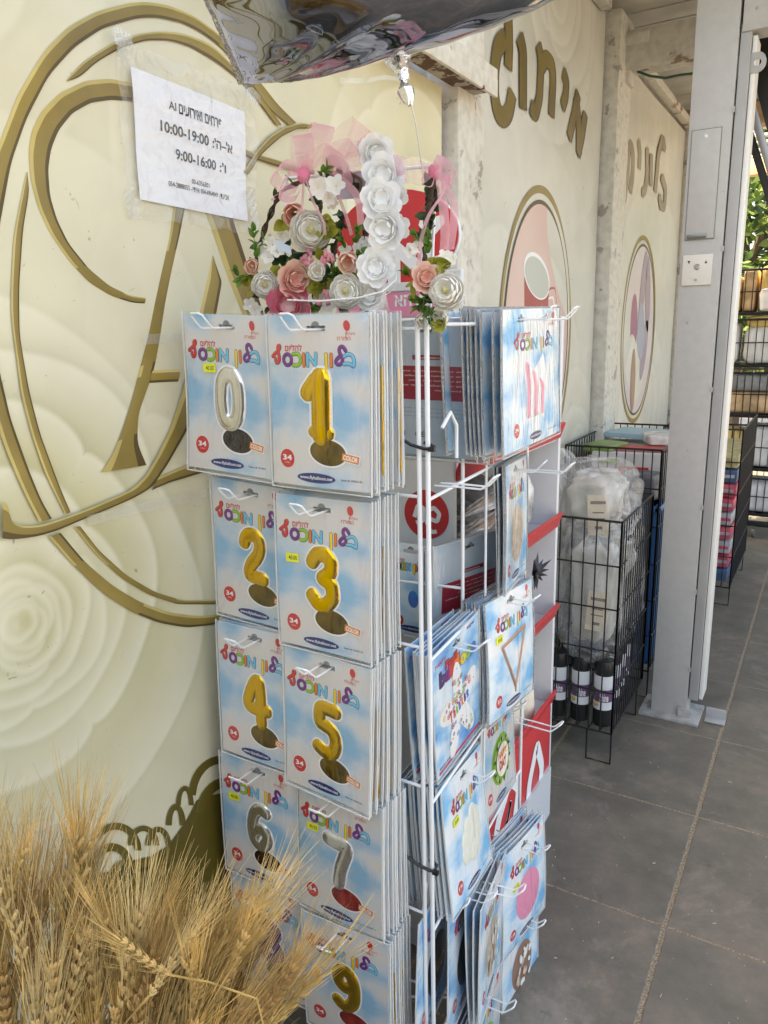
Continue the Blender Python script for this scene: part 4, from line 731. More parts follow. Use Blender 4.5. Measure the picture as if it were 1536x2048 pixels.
def card(w, h, sky, d):
    """printed card in local coordinates: origin at the middle of the top edge, front faces -Y"""
    mb = MB()
    P = lambda lay: (lambda x, y: Vector((x, -T-lay*.0003, y)))
    U = lambda u: (u-.5)*w; Vv = lambda v: -v*h
    # card with a punched hang hole
    xs = [-w/2, -.019, .019, w/2]; zs = [0, -.058*h, -.058*h-.009, -h]
    if d.get('slot2'): xs = [-w/2, -w*.22-.019, -w*.22+.019, w*.22-.019, w*.22+.019, w/2]
    holes = [(1, 1)] if len(xs) == 4 else [(1, 1), (3, 1)]
    hb = [(xs[i], xs[i+1]) for i, j in holes]; hz = (zs[2], zs[1]); cen = [(xs[hi]+xs[hi+1])/2 for hi, hj in holes]
    def dens(L, st):
        out = []
        for p, q in zip(L[:-1], L[1:]):
            k = max(1, int(abs(q-p)/st)); out += [p+(q-p)*i/k for i in range(k)]
        return out+[L[-1]]
    xs0, zs0 = xs, zs; xs = dens(xs, .012); zs = dens(zs, .012); nx = len(xs)
    inh = lambda i, j: any(p-1e-6 <= xs[i] and xs[i+1] <= q+1e-6 for p, q in hb) and hz[0]-1e-6 <= zs[j+1] and zs[j] <= hz[1]+1e-6
    for y, mi in ((-T, MI['sky']), (T, MI['pack_back'])):
        V = [(x, y, z) for z in zs for x in xs]; Fc = [(j*nx+i, j*nx+i+1, (j+1)*nx+i+1, (j+1)*nx+i) for j in range(len(zs)-1) for i in range(nx-1) if not inh(i, j)]
        mb.add(V, [f[::-1] if y > 0 else f for f in Fc], mi)
    def rim(a, b): mb.add([(a[0], -T, a[1]), (b[0], -T, b[1]), (b[0], T, b[1]), (a[0], T, a[1])], [(0, 1, 2, 3)], MI['edge'])
    for q in range(len(zs)-1):
        for sx in (-w/2, w/2): rim((sx, zs[q]), (sx, zs[q+1]))
    for q in range(nx-1):
        for sz in (0, -h): rim((xs[q], sz), (xs[q+1], sz))
    xs, zs = xs0, zs0
    for (hi, hj) in holes:
        c4 = [(xs[hi], zs[1]), (xs[hi+1], zs[1]), (xs[hi+1], zs[2]), (xs[hi], zs[2])]
        for i in range(4): rim(c4[i], c4[(i+1) % 4])
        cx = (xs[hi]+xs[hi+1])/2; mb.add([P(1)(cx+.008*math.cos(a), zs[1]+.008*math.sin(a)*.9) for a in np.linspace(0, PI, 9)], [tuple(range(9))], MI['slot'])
    def ell(u, v, ru, rv, lay, m, rot=0, n=36):
        cx, cz = U(u), Vv(v); p = [P(lay)(cx, cz)]
        for i in range(n):
            a = 2*PI*i/n; x, y = ru*math.cos(a), rv*math.sin(a); p.append(P(lay)(cx+x*math.cos(rot)-y*math.sin(rot), cz+x*math.sin(rot)+y*math.cos(rot)))
        q = [p[0]+(k_-p[0])*.5 for k_ in p[1:]]; p = [p[0]]+q+p[1:]
        mb.add(p, [(0, i+1, (i+1) % n+1) for i in range(n)]+[(i+1, n+i+1, n+(i+1) % n+1, (i+1) % n+1) for i in range(n)], MI[m])
    def tx(st, u0, v0, u1, v1, lay, m, bold=0.0, rot=0):
        c = (U((u0+u1)/2), Vv((v0+v1)/2)); cr, sr = math.cos(rot), math.sin(rot); f0 = P(lay)
        fn = (lambda x, y: f0(c[0]+(x-c[0])*cr-(y-c[1])*sr, c[1]+(x-c[0])*sr+(y-c[1])*cr))
        text_box(mb, st, (U(u0), Vv(v1), U(u1), Vv(v0)), fn, MI[m], bold)
    def quad(u0, v0, u1, v1, lay, m, rot=0):
        c = (U((u0+u1)/2), Vv((v0+v1)/2)); cr, sr = math.cos(rot), math.sin(rot)
        mb.grid(lambda a_, b_: P(lay)(c[0]+(lerp(U(u0), U(u1), a_)-c[0])*cr-(lerp(Vv(v1), Vv(v0), b_)-c[1])*sr, c[1]+(lerp(U(u0), U(u1), a_)-c[0])*sr+(lerp(Vv(v1), Vv(v0), b_)-c[1])*cr), 14 if u1-u0 > .25 else 3, 6 if v1-v0 > .1 else 1, MI[m])
    def puff(path, r, m, flat=.26, lay=3, closed=False, mat_out='white', og=1.22):
        Q = smooth_path(path, 40, closed)
        for rr, mm, fl, ly in ((r*og, mat_out, .03, lay-1), (r, m, flat, lay)):
            f0 = P(ly); y0 = f0(0, 0).y; pts = [Vector((x, 0, z)) for x, z in Q]
            if not closed:
                d0 = (pts[0]-pts[1]).normalized()*rr; d1 = (pts[-1]-pts[-2]).normalized()*rr
                caps0 = [pts[0]+d0*k for k in (.95, .8, .45)]; caps1 = [pts[-1]+d1*k for k in (.45, .8, .95)]
                rad = [rr*.3, rr*.62, rr*.9]+[rr]*len(pts)+[rr*.9, rr*.62, rr*.3]; pts = caps0+pts+caps1
            else: rad = [rr]*len(pts)
            rad = [q*(1+.012*math.sin(i*1.9)) if mm == m else q for i, q in enumerate(rad)]
            mb.tube(pts, rad, 12, MI[mm], closed=closed, sq=lambda v, y0=y0, fl=fl: Vector((v.x, y0+min(v.y, 0)*fl, v.z)))
    k = d['kind']
    if k == 'back':
        quad(.12, .33, .92, .58, 1, 'red_dk'); quad(.38, .25, .72, .285, 1, 'red_dk')
        tx('Instructions', .44, .258, .66, .278, 2, 'cream_p')
        for i, (a, b) in enumerate(((.2, .88), (.3, .86), (.34, .86), (.17, .88), (.6, .86))): tx('lorem fill ' if False else 'inflate with helium or air', a, .36+.035*i, b, .372+.035*i, 2, 'cream_p')
        for i in range(3): tx('fill slowly and close the valve', .12, .64+.03*i, .9, .648+.03*i, 2, 'navy')
        tx('0-3', .2, .82, .3, .86, 2, 'ink'); tx('CE', .4, .82, .5, .86, 2, 'ink')
        return mb
    # headline: each letter has its own colour
    def headline(sc_=1.0, u_off=0.0, v_off=0.0):
        LET = [('ב', .765, .212, .875, .288, 'cyan'), ('ל', .665, .158, .79, .288, 'purple'), ('ו', .636, .215, .658, .288, 'orange'), ('ן', .585, .215, .612, .318, 'yel_p'),
               ('מ', .40, .212, .505, .288, 'cyan'), ('ו', .362, .215, .384, .288, 'orange'), ('כ', .258, .212, .35, .288, 'green'), ('ס', .148, .212, .255, .290, 'purple'), ('ף', .035, .150, .155, .290, 'red')]
        for ch, u0, v0, u1, v1, m in LET:
            q = lambda u: .46+(u-.46)*sc_+u_off
            for st in HEBS[ch]:
                Q = smooth_path([(lerp(U(q(u0)), U(q(u1)), p[0]), lerp(Vv(v1+v_off), Vv(v0+v_off), p[1])) for p in st], 18, ch == 'ס')
                rr = .0027*(.8+.2*sc_)
                for r2, mm, fl, ly in ((rr*1.32, 'outline_red' if m in ('red', 'orange') else 'outline', .03, 1), (rr, m, .3, 2)):
                    y0 = P(ly)(0, 0).y; pts = [Vector((x, 0, z)) for x, z in Q]; rad = [r2]*len(pts)
                    if ch != 'ס':
                        d0 = (pts[0]-pts[1]).normalized()*r2; d1 = (pts[-1]-pts[-2]).normalized()*r2
                        pts = [pts[0]+d0*.9, pts[0]+d0*.6]+pts+[pts[-1]+d1*.6, pts[-1]+d1*.9]; rad = [r2*.4, r2*.8]+rad+[r2*.8, r2*.4]
                    mb.tube(pts, rad, 8, MI[mm], closed=(ch == 'ס'), sq=lambda v, y0=y0, fl=fl: Vector((v.x, y0+min(v.y, 0)*fl, v.z)))
        tx(heb('להליום'), .46+(.18-.46)*sc_+u_off, .162+v_off, .46+(.355-.46)*sc_+u_off, .20+v_off, 2, 'red', .02)
    def logo(u=.80, v=.06):
        ell(u, v, .0062*w/.2, .0085, 2, 'red', .2); mb.tube([P(2)(U(u), Vv(v)-.008), P(2)(U(u)-.002, Vv(v)-.016), P(2)(U(u)+.001, Vv(v)-.022)], .0004, 4, MI['red'])
        tx(heb('הבלון'), u-.015, v+.034, u+.075, v+.056, 2, 'red'); tx(heb('הפורח'), u-.09, v+.060, u+.035, v+.080, 2, 'red')
    def badge(st, u=.165, v=.84, r=.0165):
        ell(u, v, r, r*1.05, 1, 'white'); ell(u, v, r*.95, r, 2, 'red')
        a = .42*r/w*1.35; tx(st, u-a, v-.022*r/.0165, u+a, v+.010*r/.0165, 3, 'white', .03); tx('inches', u-a*.55, v+.020, u+a*.55, v+.028, 3, 'white')
    def web(u=.47, v=.945, s_=1.0):
        ell(u, v, .2*.2*s_, .0088*s_, 1, 'navy'); tx('www.flyballoon.net', u-.17*s_*.2/w, v-.012, u+.17*s_*.2/w, v+.014, 2, 'white', .015)
    def color_tag(u=.825, v=.81):
        quad(u-.092, v-.028, u+.092, v+.028, 5, 'white', -.16); quad(u-.082, v-.022, u+.082, v+.022, 6, 'orange', -.16); tx('COLOR', u-.070, v-.013, u+.070, v+.013, 7, 'cream_p', .05, -.16)
    if k == 'digit':
        headline(); logo(); badge('34'); web(); color_tag()
        tx('Item # '+d['item'], .73, .935, .93, .948, 1, 'ink', .01)
        bx0, bz0, bx1, bz1 = U(.315), Vv(.725), U(.695), Vv(.325); r = .0150
        for si, st in enumerate(DIG[d['n']]):
            cl = d['n'] == '0'; km = (1.30, 1.02, .72)[si] if d['n'] == '1' else .98
            puff([(lerp(bx0+r*.55, bx1-r*.55, p[0]), lerp(bz0+r*.5, bz1-r*.4, p[1])) for p in st], r*km, d['m'], closed=cl, lay=3+si)
        if d['n'] == '1':
            for sx in (.50, .60): mb.ell(P(8)(U(sx), Vv(.322)), (.0022, .001, .0026), MI[d['m']])
        ell(.60, .785, .0405, .0255, 4, 'white', -.10)
    elif k == 'thanks':
        quad(.03, .955, .97, .98, 1, 'red'); tx('MISCELLANEOUS', .05, .925, .35, .942, 1, 'ink', .02)
        for i, (ch, m) in enumerate(zip('balloon', ('outline', 'purple', 'red', 'orange', 'yel_p', 'green', 'blue_p'))):
            u = .14+.112*i; tall = ch in 'bl'; wd = .05 if ch == 'l' else .095
            tx(ch, u, .175 if tall else .215, u+wd, .285, 1, 'outline', .09); tx(ch, u, .175 if tall else .215, u+wd, .285, 2, m, .06)
        tx('Foil', .26, .125, .50, .185, 3, 'outline_red', .07); tx('Foil', .26, .125, .50, .185, 4, 'red', .03)
        tx('PARTY', .06, .08, .28, .105, 1, 'red', .03); tx('super', .74, .03, .92, .06, 1, 'purple', .03)
        cx, cz = U(.52), Vv(.61); pts = [P(2)(cx, cz)]; outl = [P(1)(cx, cz)]; n = 60
        for i in range(n):
            a = 2*PI*i/n+PI/2+.12; r = .036+.055*(abs(math.cos(2.5*(a-PI/2-.12)))**2.0); r2 = r+.003
            pts.append(P(3)(cx+r*math.cos(a)*1.0, cz+r*math.sin(a)*1.25)); outl.append(P(1)(cx+r2*math.cos(a), cz+r2*math.sin(a)*1.25))
        mb.add(outl, [(0, i+1, (i+1) % n+1) for i in range(n)], MI['cream_p']); mb.add(pts, [(0, i+1, (i+1) % n+1) for i in range(n)], MI['white'])
        rs = random.Random(3); cols = ('red', 'green', 'orange', 'yel_p', 'ink', 'blue_p', 'red', 'ink')
        for i in range(120):
            a = rs.uniform(0, 6.28); r = rs.uniform(.010, .034+.050*(abs(math.cos(2.5*(a-PI/2-.12)))**2.0)); u = .52+r*math.cos(a)/w; v = .61-r*1.25*math.sin(a)/h; q = rs.choice((.0018, .003, .0045, .0062)); m = rs.choice(cols)
            if abs(v-.63) < .06 and abs(u-.52) < .2: continue
            ell(u, v, q, q, 4, m, n=14); 
            if q > .003: ell(u, v, q*.68, q*.68, 5, 'white', n=14); ell(u, v, q*.4, q*.4, 6, m, n=12)
        for i, (ch, m) in enumerate(zip('Thanks!', ('red', 'red', 'green', 'blue_p', 'orange', 'purple', 'blue_p'))):
            tx(ch, .31+.06*i+(.02 if i else 0), .60-.008*i if i and ch not in 'hk' else .575-.008*i, .362+.06*i, .66-.008*i, 5, m, .05, .12)
    else:
        headline(.82, .06 if w > .22 else 0); logo(.86, .05); web(.52, .945, .95); badge(d.get('size', '18'), .20, .86, .015)
        tx('Item # '+d['item'], .76, .935, .93, .947, 1, 'ink', .01)
        if k == 'tri':
            a, b, c = (U(.28), Vv(.42)), (U(.78), Vv(.36)), (U(.55), Vv(.83))
            mb.add([P(1)(*a), P(1)(*b), P(1)(*c)], [(0, 1, 2)], MI['cream_p'])
            for p, q in ((a, b), (b, c), (c, a)): puff([p, ((p[0]+q[0])/2, (p[1]+q[1])/2), q], .0042, 'rose_gold', .3, 4, mat_out='rose_gold', og=1.05)
            mb.tube([P(4)(*c), P(4)(c[0], c[1]-.014)], .0018, 6, MI['rose_gold'])
        elif k in ('round', 'ring', 'black', 'photo'):
            m = d['m']; u, v = .55, .60; rx, rz = w*.28*d.get('rs', 1), h*.24*d.get('rs', 1)
            for i in range(1, 9):   # domed disc
                pass
            N1, N2 = 8, 36; f0 = P(2); V = [(U(u), f0(0, 0).y-.0028, Vv(v))]; Fc = []
            for j in range(1, N1+1):
                rr = j/N1
                for i in range(N2): a = 2*PI*i/N2; V.append((U(u)+rx*rr*math.cos(a), f0(0, 0).y-.0028*(1-rr**2.4)+(.0001*math.sin(i*2.3) if j > 6 else 0), Vv(v)+rz*rr*math.sin(a)))
            for i in range(N2): Fc.append((0, 1+i, 1+(i+1) % N2))
            for j in range(N1-1):
                for i in range(N2): a0 = 1+j*N2; Fc.append((a0+i, a0+N2+i, a0+N2+(i+1) % N2, a0+(i+1) % N2))
            mb.add(V, Fc, MI[m])
            if k == 'ring':
                for i in range(30):
                    a = 2*PI*i/30; ell(u+rx*.84*math.cos(a)/w, v+rz*.84*math.sin(a)/h, .007, .0045, 17, ('green', 'ink', 'beige_p')[i % 3], a, 10)
                ell(u, v, rx*.66, rz*.66, 18, 'cream_p'); tx('HAPPY', u-.13, v-.09, u+.13, v-.03, 19, 'orange', .06); tx('DAY', u-.10, v+.0, u+.10, v+.08, 19, 'red', .06)
            if k == 'black': tx('CLASS', u-.16, v-.04, u+.16, v+.0, 18, 'gold_foil', .03); tx('party', u-.10, v+.02, u+.12, v+.06, 18, 'gold_foil', .03)
            if k == 'photo':
                rs = random.Random(5)
                for i in range(22): ell(u+rs.uniform(-.2, .2), v+rs.uniform(-.17, .17), rs.uniform(.005, .016), rs.uniform(.004, .012), 17, rs.choice(('beige_p', 'white', 'rose_gold', 'cream_p')), rs.uniform(0, 3), 12)
        elif k == 'cloud':
            cx, cz = U(.56), Vv(.60)
            for (a, b, r) in ((-.030, -.02, .026), (.022, -.028, .024), (.0, .012, .034), (.028, .032, .024), (-.018, .032, .020), (-.028, .005, .026), (.030, .0, .025), (.004, -.032, .024), (.012, .05, .02)):
                mb.ell((cx+a, P(2)(0, 0).y, cz+b), (r, .0036, r*1.05), MI['cream_p'], 20, 10); 
        elif k == 'stripe':
            cx, cz = U(.52), Vv(.58); pts = [(-.075, .06), (-.02, .03), (.05, .07), (.085, .02), (.03, -.01), (.06, -.075), (.0, -.045), (-.05, -.07), (-.05, -.01)]
            mb.add([P(1)(cx+a, cz+b) for a, b in pts], [tuple(range(len(pts)))], MI['white'])
            for a in range(5): puff([(cx-.05+a*.02, cz+.05-a*.01), (cx-.04+a*.022, cz), (cx-.045+a*.022, cz-.055)], .0075, ('pink_p', 'white')[a % 2], .3, 4)
    return mb
def bend(mb, w, h, k):
    mb.v = [(x, y+k[0]*(x/w)**2+k[1]*(x/w)*(z/h)+k[2]*max(0, (-z/h)-.55)**2+k[3]*math.sin(PI*z/h), z) for x, y, z in mb.v]
FW0 = .2
def make_pack(name_label, w, h, skyk, d, win=None, price=None, shiny=False, foil_edge=False):
    root = bpy.data.objects.new('balloon_pack', None); COL.objects.link(root); root.empty_display_size = .04
    root['label'] = name_label; root['category'] = 'balloon pack'
    br = random.Random(name_label); K = (br.uniform(-.012, .014), br.uniform(-.008, .008), br.uniform(-.025, .025), br.uniform(-.003, .003))
    X['sky'] = X[skyk]; mb = card(w, h, skyk, d); bend(mb, w, h, K); c = mb.build('card', [X[k2] for k2 in CARD_MATS], root)
    U = lambda u: (u-.5)*w; Vv = lambda v: -v*h
    if win:
        f = MB(); y = -T-.0015; f.add([(U(.60), y-.0004, Vv(.785))]+[(U(.60)+.0365*math.cos(a)*math.cos(-.1)-.0222*math.sin(a)*math.sin(-.1), y, Vv(.785)+.0365*math.cos(a)*math.sin(-.1)+.0222*math.sin(a)*math.cos(-.1)) for a in np.linspace(0, 2*PI, 37)[:-1]], [(0, i+1, (i+1) % 36+1) for i in range(36)]); bend(f, w, h, K); f.build('foil_window', X[win], root)
    if price:
        f = MB(); pu, pv, pr = price; rot = Matrix.Rotation(-.05, 3, 'Y'); c0 = Vector((U(pu), -T-.0021, Vv(pv))); f.box(c0, (.029, .0005, .0165), 0, rot=rot)
        fn = lambda x, y: c0+rot@Vector((x, -.0004, y)); text_box(f, pr, (-.008, -.004, .011, .004), fn, 1, .01); bend(f, w, h, K); f.build('price_sticker', [X['yellow'], X['ink']], root)
    # clear sleeve: front sheet with folds and a welded rim
    f = MB(); rs = np.random.RandomState(abs(hash(name_label)) % 1000 if False else len(name_label)*7 % 997); ph = rs.uniform(0, 6, 4); y0 = -T-.0052
    def fn(u, v):
        e = min(u, 1-u, v, 1-v); b = min(1, e/.12)
        x = (u-.5)*(w+.010); z = .004-v*(h+.012)
        return Vector((x, y0*b-.0002+.0010*math.sin(9*u+ph[0]+5*v)*b+.0006*math.sin(23*u+11*v+ph[1])*b, z))
    f.grid(fn, 22, 28, 0)
    for sx in (-1, 1):
        for q in range(12): f.box((sx*(w/2+.004), -.001, .003-(q+.5)*(h+.010)/12), (.0018, .0036, (h+.010)/12+.0004), 1)
    f.box((0, -.001, -h-.0065), (w+.008, .0036, .0016), 1)
    if foil_edge:
        [f.box((sx*(w/2+.0035), -.0024, .004-(q+.5)*(h+.008)/12), (.006, .0012, (h+.008)/12+.0004), 2) for sx in (-1, 1) for q in range(12)]; f.box((0, -.0024, .002), (w, .0012, .004), 2)
    bend(f, w, h, K); f.build('sleeve', [X['film_shiny' if shiny else 'film_pack'], X['film_edge'], X['silver_edge']], root)
    return root
def pose(o, q):
    x, y, z, a, t, r = q
    o.matrix_basis = Matrix.Translation((x, y, z)) @ Matrix.Rotation(a, 4, 'Z') @ Matrix.Rotation(t, 4, 'X') @ Matrix.Rotation(r, 4, 'Y')
def strip(o):
    return o
_g = MB()
for _k in range(8): _g.box((FW0/2+.0022+.0006*math.sin(_k*2), -.0032, -.085-.0225*(_k+.5)), (.0024, .0022, .0232))
_go = _g.build('folded_foil', X['gold_foil']); GOLD_EDGE = _go.data; bpy.data.objects.remove(_go)
def stack(proto, q, n, pitch, lab_back, grp, jit=.02, tilt=0.0, drop=0.0, up=0.0, gold=()):
    rs = random.Random(int(abs(q[0]*977+q[2]*331)*10)); pose(proto, q); out = Matrix.Rotation(q[3], 3, 'Z') @ Vector((0, 1, 0))
    for i in range(1, n):
        c = copy_tree(proto); c['label'] = lab_back; c['group'] = grp
        for ch in list(c.children):
            if ch.name.startswith('price_sticker'): bpy.data.objects.remove(ch)
        if i in gold:
            g_ = bpy.data.objects.new('folded_foil', GOLD_EDGE); COL.objects.link(g_); g_.parent = c
        p = Vector(q[:3])+out*(pitch*i*rs.uniform(.9, 1.1))
        pose(c, (p.x+rs.uniform(-.002, .002), p.y, p.z+rs.uniform(-.003, .003)+up*i, q[3]+rs.uniform(-jit, jit), q[4]*(1-i/n)+tilt*i/n+rs.uniform(-.006, .006), q[5]*(1-i/n)+rs.uniform(-.012, .012)))
    return proto
FW, FH = .2, .287
FRONT = [  # number, foil, window, price, pose(x,y,z,yaw,tilt,roll), stack, item
 ('0', 'silver_foil', 'dark_win', (.28, .335, '40.00'), (.157, 1.050, 1.804, .0, .002, .055), 4, '31041'),
 ('1', 'gold_foil', 'gold_win', None, (.362, 1.036, 1.797, .02, -.02, .012), 10, '19653-01'),
 ('2', 'gold_foil', 'gold_win', None, (.165, 1.075, 1.493, -.02, .03, .05), 5, '19654-01'),
 ('3', 'gold_foil', 'gold_win', (.175, .405, '40.00'), (.347, 1.052, 1.486, .016, -.05, .004), 10, '19655-01'),
 ('4', 'gold_foil', 'gold_win', None, (.155, 1.070, 1.196, -.01, -.06, -.01), 8, '19656-01'),
 ('5', 'gold_foil', 'gold_win', None, (.348, 1.045, 1.188, -.05, -.03, .02), 11, '19657-01'),
 ('6', 'silver_foil', 'brown_win', (.17, .335, '40.00'), (.140, 1.068, .892, .04, -.03, .01), 6, '31046'),
 ('7', 'silver_foil', 'red_win', (.19, .325, '40.00'), (.350, 1.058, .894, -.05, -.036, .003), 10, '31047-1'),
 ('8', 'blue_foil', 'dark_win', None, (.145, 1.068, .598, .05, .0, .01), 5, '31028'),
 ('9', 'gold_foil', 'red_win', None, (.360, 1.045, .598, .05, .0, .01), 9, '31049')]
NW = dict(zip('0123456789', 'zero one two three four five six seven eight nine'.split()))
fn_name = {'gold_foil': 'gold', 'silver_foil': 'silver', 'blue_foil': 'dark blue'}
for (n, fm, wn, pr, q, ns, item) in FRONT:
    lb = 'front pack showing a %s number %s balloon%s' % (fn_name[fm], NW[n], ' with a yellow price sticker' if pr else '')
    o = make_pack(lb, FW, FH, 'sky_a', dict(kind='digit', n=n, m=fm, item=item), wn, pr); o['group'] = 'number balloon packs in front'
    stack(o, q, ns, (1.150-q[1])/max(8, ns)*1.0, 'clear edged pack stacked behind the front number %s pack' % NW[n], 'packs behind the number %s balloon pack' % NW[n], gold={'5': (1, 2, 3, 6), '9': (2, 5), '1': (3, 8), '3': (4,)}.get(n, ()))
Q90 = PI/2
RIGHT = [ # label, w,h, sky, design, price, pose, count, pitch, back label
 ('wide glossy pack with a pink striped balloon hung on two hooks', .35, .285, 'sky_b', dict(kind='stripe', m='pink_p', size='34', item='20911', slot2=True), None, (.541, 1.577, 1.807, 1.571, -.02, -.02), 9, .0165, 'silver edged wide pack in the fan behind the pink striped balloon pack', True),
 ('narrow looking blue pack with a beige round balloon hung on the far hook', .225, .283, 'sky_b', dict(kind='round', m='beige_p', size='18', item='20418'), None, (.492, 1.61, 1.473, 1.72, -.02, .05), 4, .008, 'pack hanging behind the beige round balloon pack', True),
 ('bright blue pack reading Foil balloon with a Thanks star', .213, .285, 'sky_c', dict(kind='thanks'), None, (.492, 1.292, 1.166, 1.56, .03, -.12), 6, .011, 'blue pack hanging behind the Thanks star pack', False),
 ('pale blue pack with a white triangle balloon edged in rose gold', .232, .284, 'sky_b', dict(kind='tri', size='22', item='20922'), (.22, .34, '20.00'), (.510, 1.546, 1.181, 1.47, -.06, .02), 6, .010, 'silver edged pack hanging behind the triangle balloon pack', True),
 ('pale blue pack with a cream cloud shaped balloon', .226, .283, 'sky_b', dict(kind='cloud', size='19', item='20119'), (.24, .34, '20.00'), (.490, 1.330, .845, 1.63, -.13, .07), 13, .0085, 'thin pack in the thick stack behind the cloud balloon pack', False),
 ('lilac blue pack with a camouflage ring balloon behind the red panel', .235, .28, 'sky_a', dict(kind='ring', m='green', size='18', item='20511'), None, (.455, 1.62, .865, 1.62, -.05, .06), 3, .011, 'pack hanging behind the camouflage ring balloon pack', False),
 ('blue pack with a shiny pink round balloon and two yellow stickers', .236, .284, 'sky_b', dict(kind='round', m='pink_p', size='18', item='20318'), (.28, .40, '20.00'), (.523, 1.640, .473, 1.45, -.06, .02), 7, .011, 'pack hanging behind the pink round balloon pack', False),
 ('open blue pack with a black round balloon, nearest the white upright', .225, .285, 'sky_c', dict(kind='black', m='black_p', size='18', item='20618'), None, (.470, 1.245, .575, 1.70, .0, .12), 1, .01, '', False),
 ('blue pack with a black round balloon, second from the white upright', .225, .285, 'sky_c', dict(kind='black', m='black_p', size='18', item='20618'), None, (.505, 1.315, .560, 1.66, -.02, .12), 1, .01, '', False),
 ('pale pack with a reddish patterned balloon beside the black ones', .225, .285, 'sky_b', dict(kind='photo', m='beige_p', size='18', item='20619'), None, (.548, 1.375, .545, 1.72, .0, .1), 3, .016, 'pack leaning behind the reddish patterned balloon pack', False),
 ('pack with a dusty rose patterned balloon in the lowest row', .22, .284, 'sky_b', dict(kind='photo', m='rose_gold', size='18', item='20720'), (.25, .93, '20.00'), (.512, 1.655, .225, 1.50, -.04, .04), 5, .012, 'pack hanging behind the dusty rose balloon pack', False),
 ('white pack with a red logo low beside the rack foot', .22, .284, 'sky_a', dict(kind='round', m='green', size='18', item='20730'), None, (.540, 1.355, .245, 1.62, .02, .08), 4, .012, 'pack hanging behind the low white pack', False)]
for (lb, w_, h_, skyk, d, pr, q, ns, pitch, lback, fe) in RIGHT:
    o = make_pack(lb, w_, h_, skyk, d, None, pr, shiny=(d['kind'] == 'stripe'), foil_edge=fe); o['group'] = 'picture balloon packs on the side'
    stack(o, q, ns, pitch, lback, 'packs b' + lback.split(' b', 1)[1] if ' b' in lback else 'more packs', jit=.05 if ns > 6 else .03, tilt=-.05)
for i, (px, py, lab) in enumerate(((848, 640, 'pack back with a dark red text box, high inside the rack'), (925, 1112, 'pack back with a dark red text box, halfway down inside the rack'))):
    p = at(px, py, 1, 1.425); o = make_pack(lab, .24, .285, 'pack_back', dict(kind='back')); o['group'] = 'packs seen from behind'; ya = (.0, 1.30)[i]; pp = (p.x, 1.425, p.z) if i == 0 else (.415, 1.535, p.z+.01); pose(o, (*pp, ya, .03, .02))
    for k2 in range(1, 4):
        c = copy_tree(o); c['label'] = ('pack behind the red text box pack %s the rack' % ('high inside', 'halfway down inside')[i]); c['group'] = 'packs behind the red text box ' + ('high up', 'halfway down')[i]; pose(c, (pp[0]+(.004 if i == 0 else -.013)*k2, pp[1]+(.014 if i == 0 else .004)*k2, pp[2]-.004*k2, ya+.02*k2, .02, .0))
p = at(822, 1088, 1, 1.45); o = make_pack('light blue pack with a tiny blue balloon hanging inside the rack', .12, .22, 'sky_b', dict(kind='round', m='blue_p', size='12', item='1111', rs=.4)); o['group'] = 'packs inside the rack'; pose(o, (p.x, 1.45, p.z, 0, 0, 0))
# ================================================================ THE WIRE RACK
rack = thing('wire_rack', 'white wire display rack hung with balloon packs', 'rack', (.49, 1.15, 0))
WW = X['white_wire']
def rod(a, b, r=.0042, nm='upright'):
    mb = MB(); mb.tube([a, b], r, 10); return mb.build(nm, WW, rack)
FX0, FX1, FY = .055, .487, 1.155
rod((FX1, FY, .01), (FX1, FY, 1.778), .0045); rod((FX0, FY, .01), (FX0, FY, 1.79), .0045); rod((.27, FY+.006, .01), (.27, FY+.006, 1.785), .003)
for z in (1.772, 1.48, 1.19, .895, .60, .30, .08): rod((FX0, FY, z), (FX1, FY, z), .0032, 'crossbar')
SX, SY = .503, 1.158; EX, EY = .452, 1.80
rod((SX, SY, .01), (SX, SY, 1.788), .0045); rod((EX, EY, .01), (EX, EY, 1.79), .0045); rod((lerp(SX, EX, .5), lerp(SY, EY, .5), .01), (lerp(SX, EX, .5), lerp(SY, EY, .5), 1.785), .003)
for z in (1.778, 1.475, 1.165, .86, .56, .26, .08): rod((SX, SY, z), (EX, EY, z), .0034, 'crossbar')
rod((.10, 1.40, .01), (.10, 1.40, 1.80), .0042); rod((.44, 1.44, .01), (.44, 1.44, 1.80), .0042)
for z in (1.79, 1.21, .6, .1): rod((.10, 1.40, z), (.44, 1.44, z), .0032, 'crossbar')
rod((FX0, FY, 1.785), (.10, 1.40, 1.79), .003, 'crossbar'); rod((.30, FY, .3), (.44, 1.44, .1), .003, 'brace'); rod((.48, 1.16, .60), (.40, 1.42, .8), .003, 'brace')
# small bent loop beside the uprights
mb = MB(); mb.tube([(.515, 1.19, 1.60), (.520, 1.215, 1.625), (.522, 1.235, 1.60), (.522, 1.235, 1.54)], .0034, 8); mb.build('bent_loop', WW, rack)
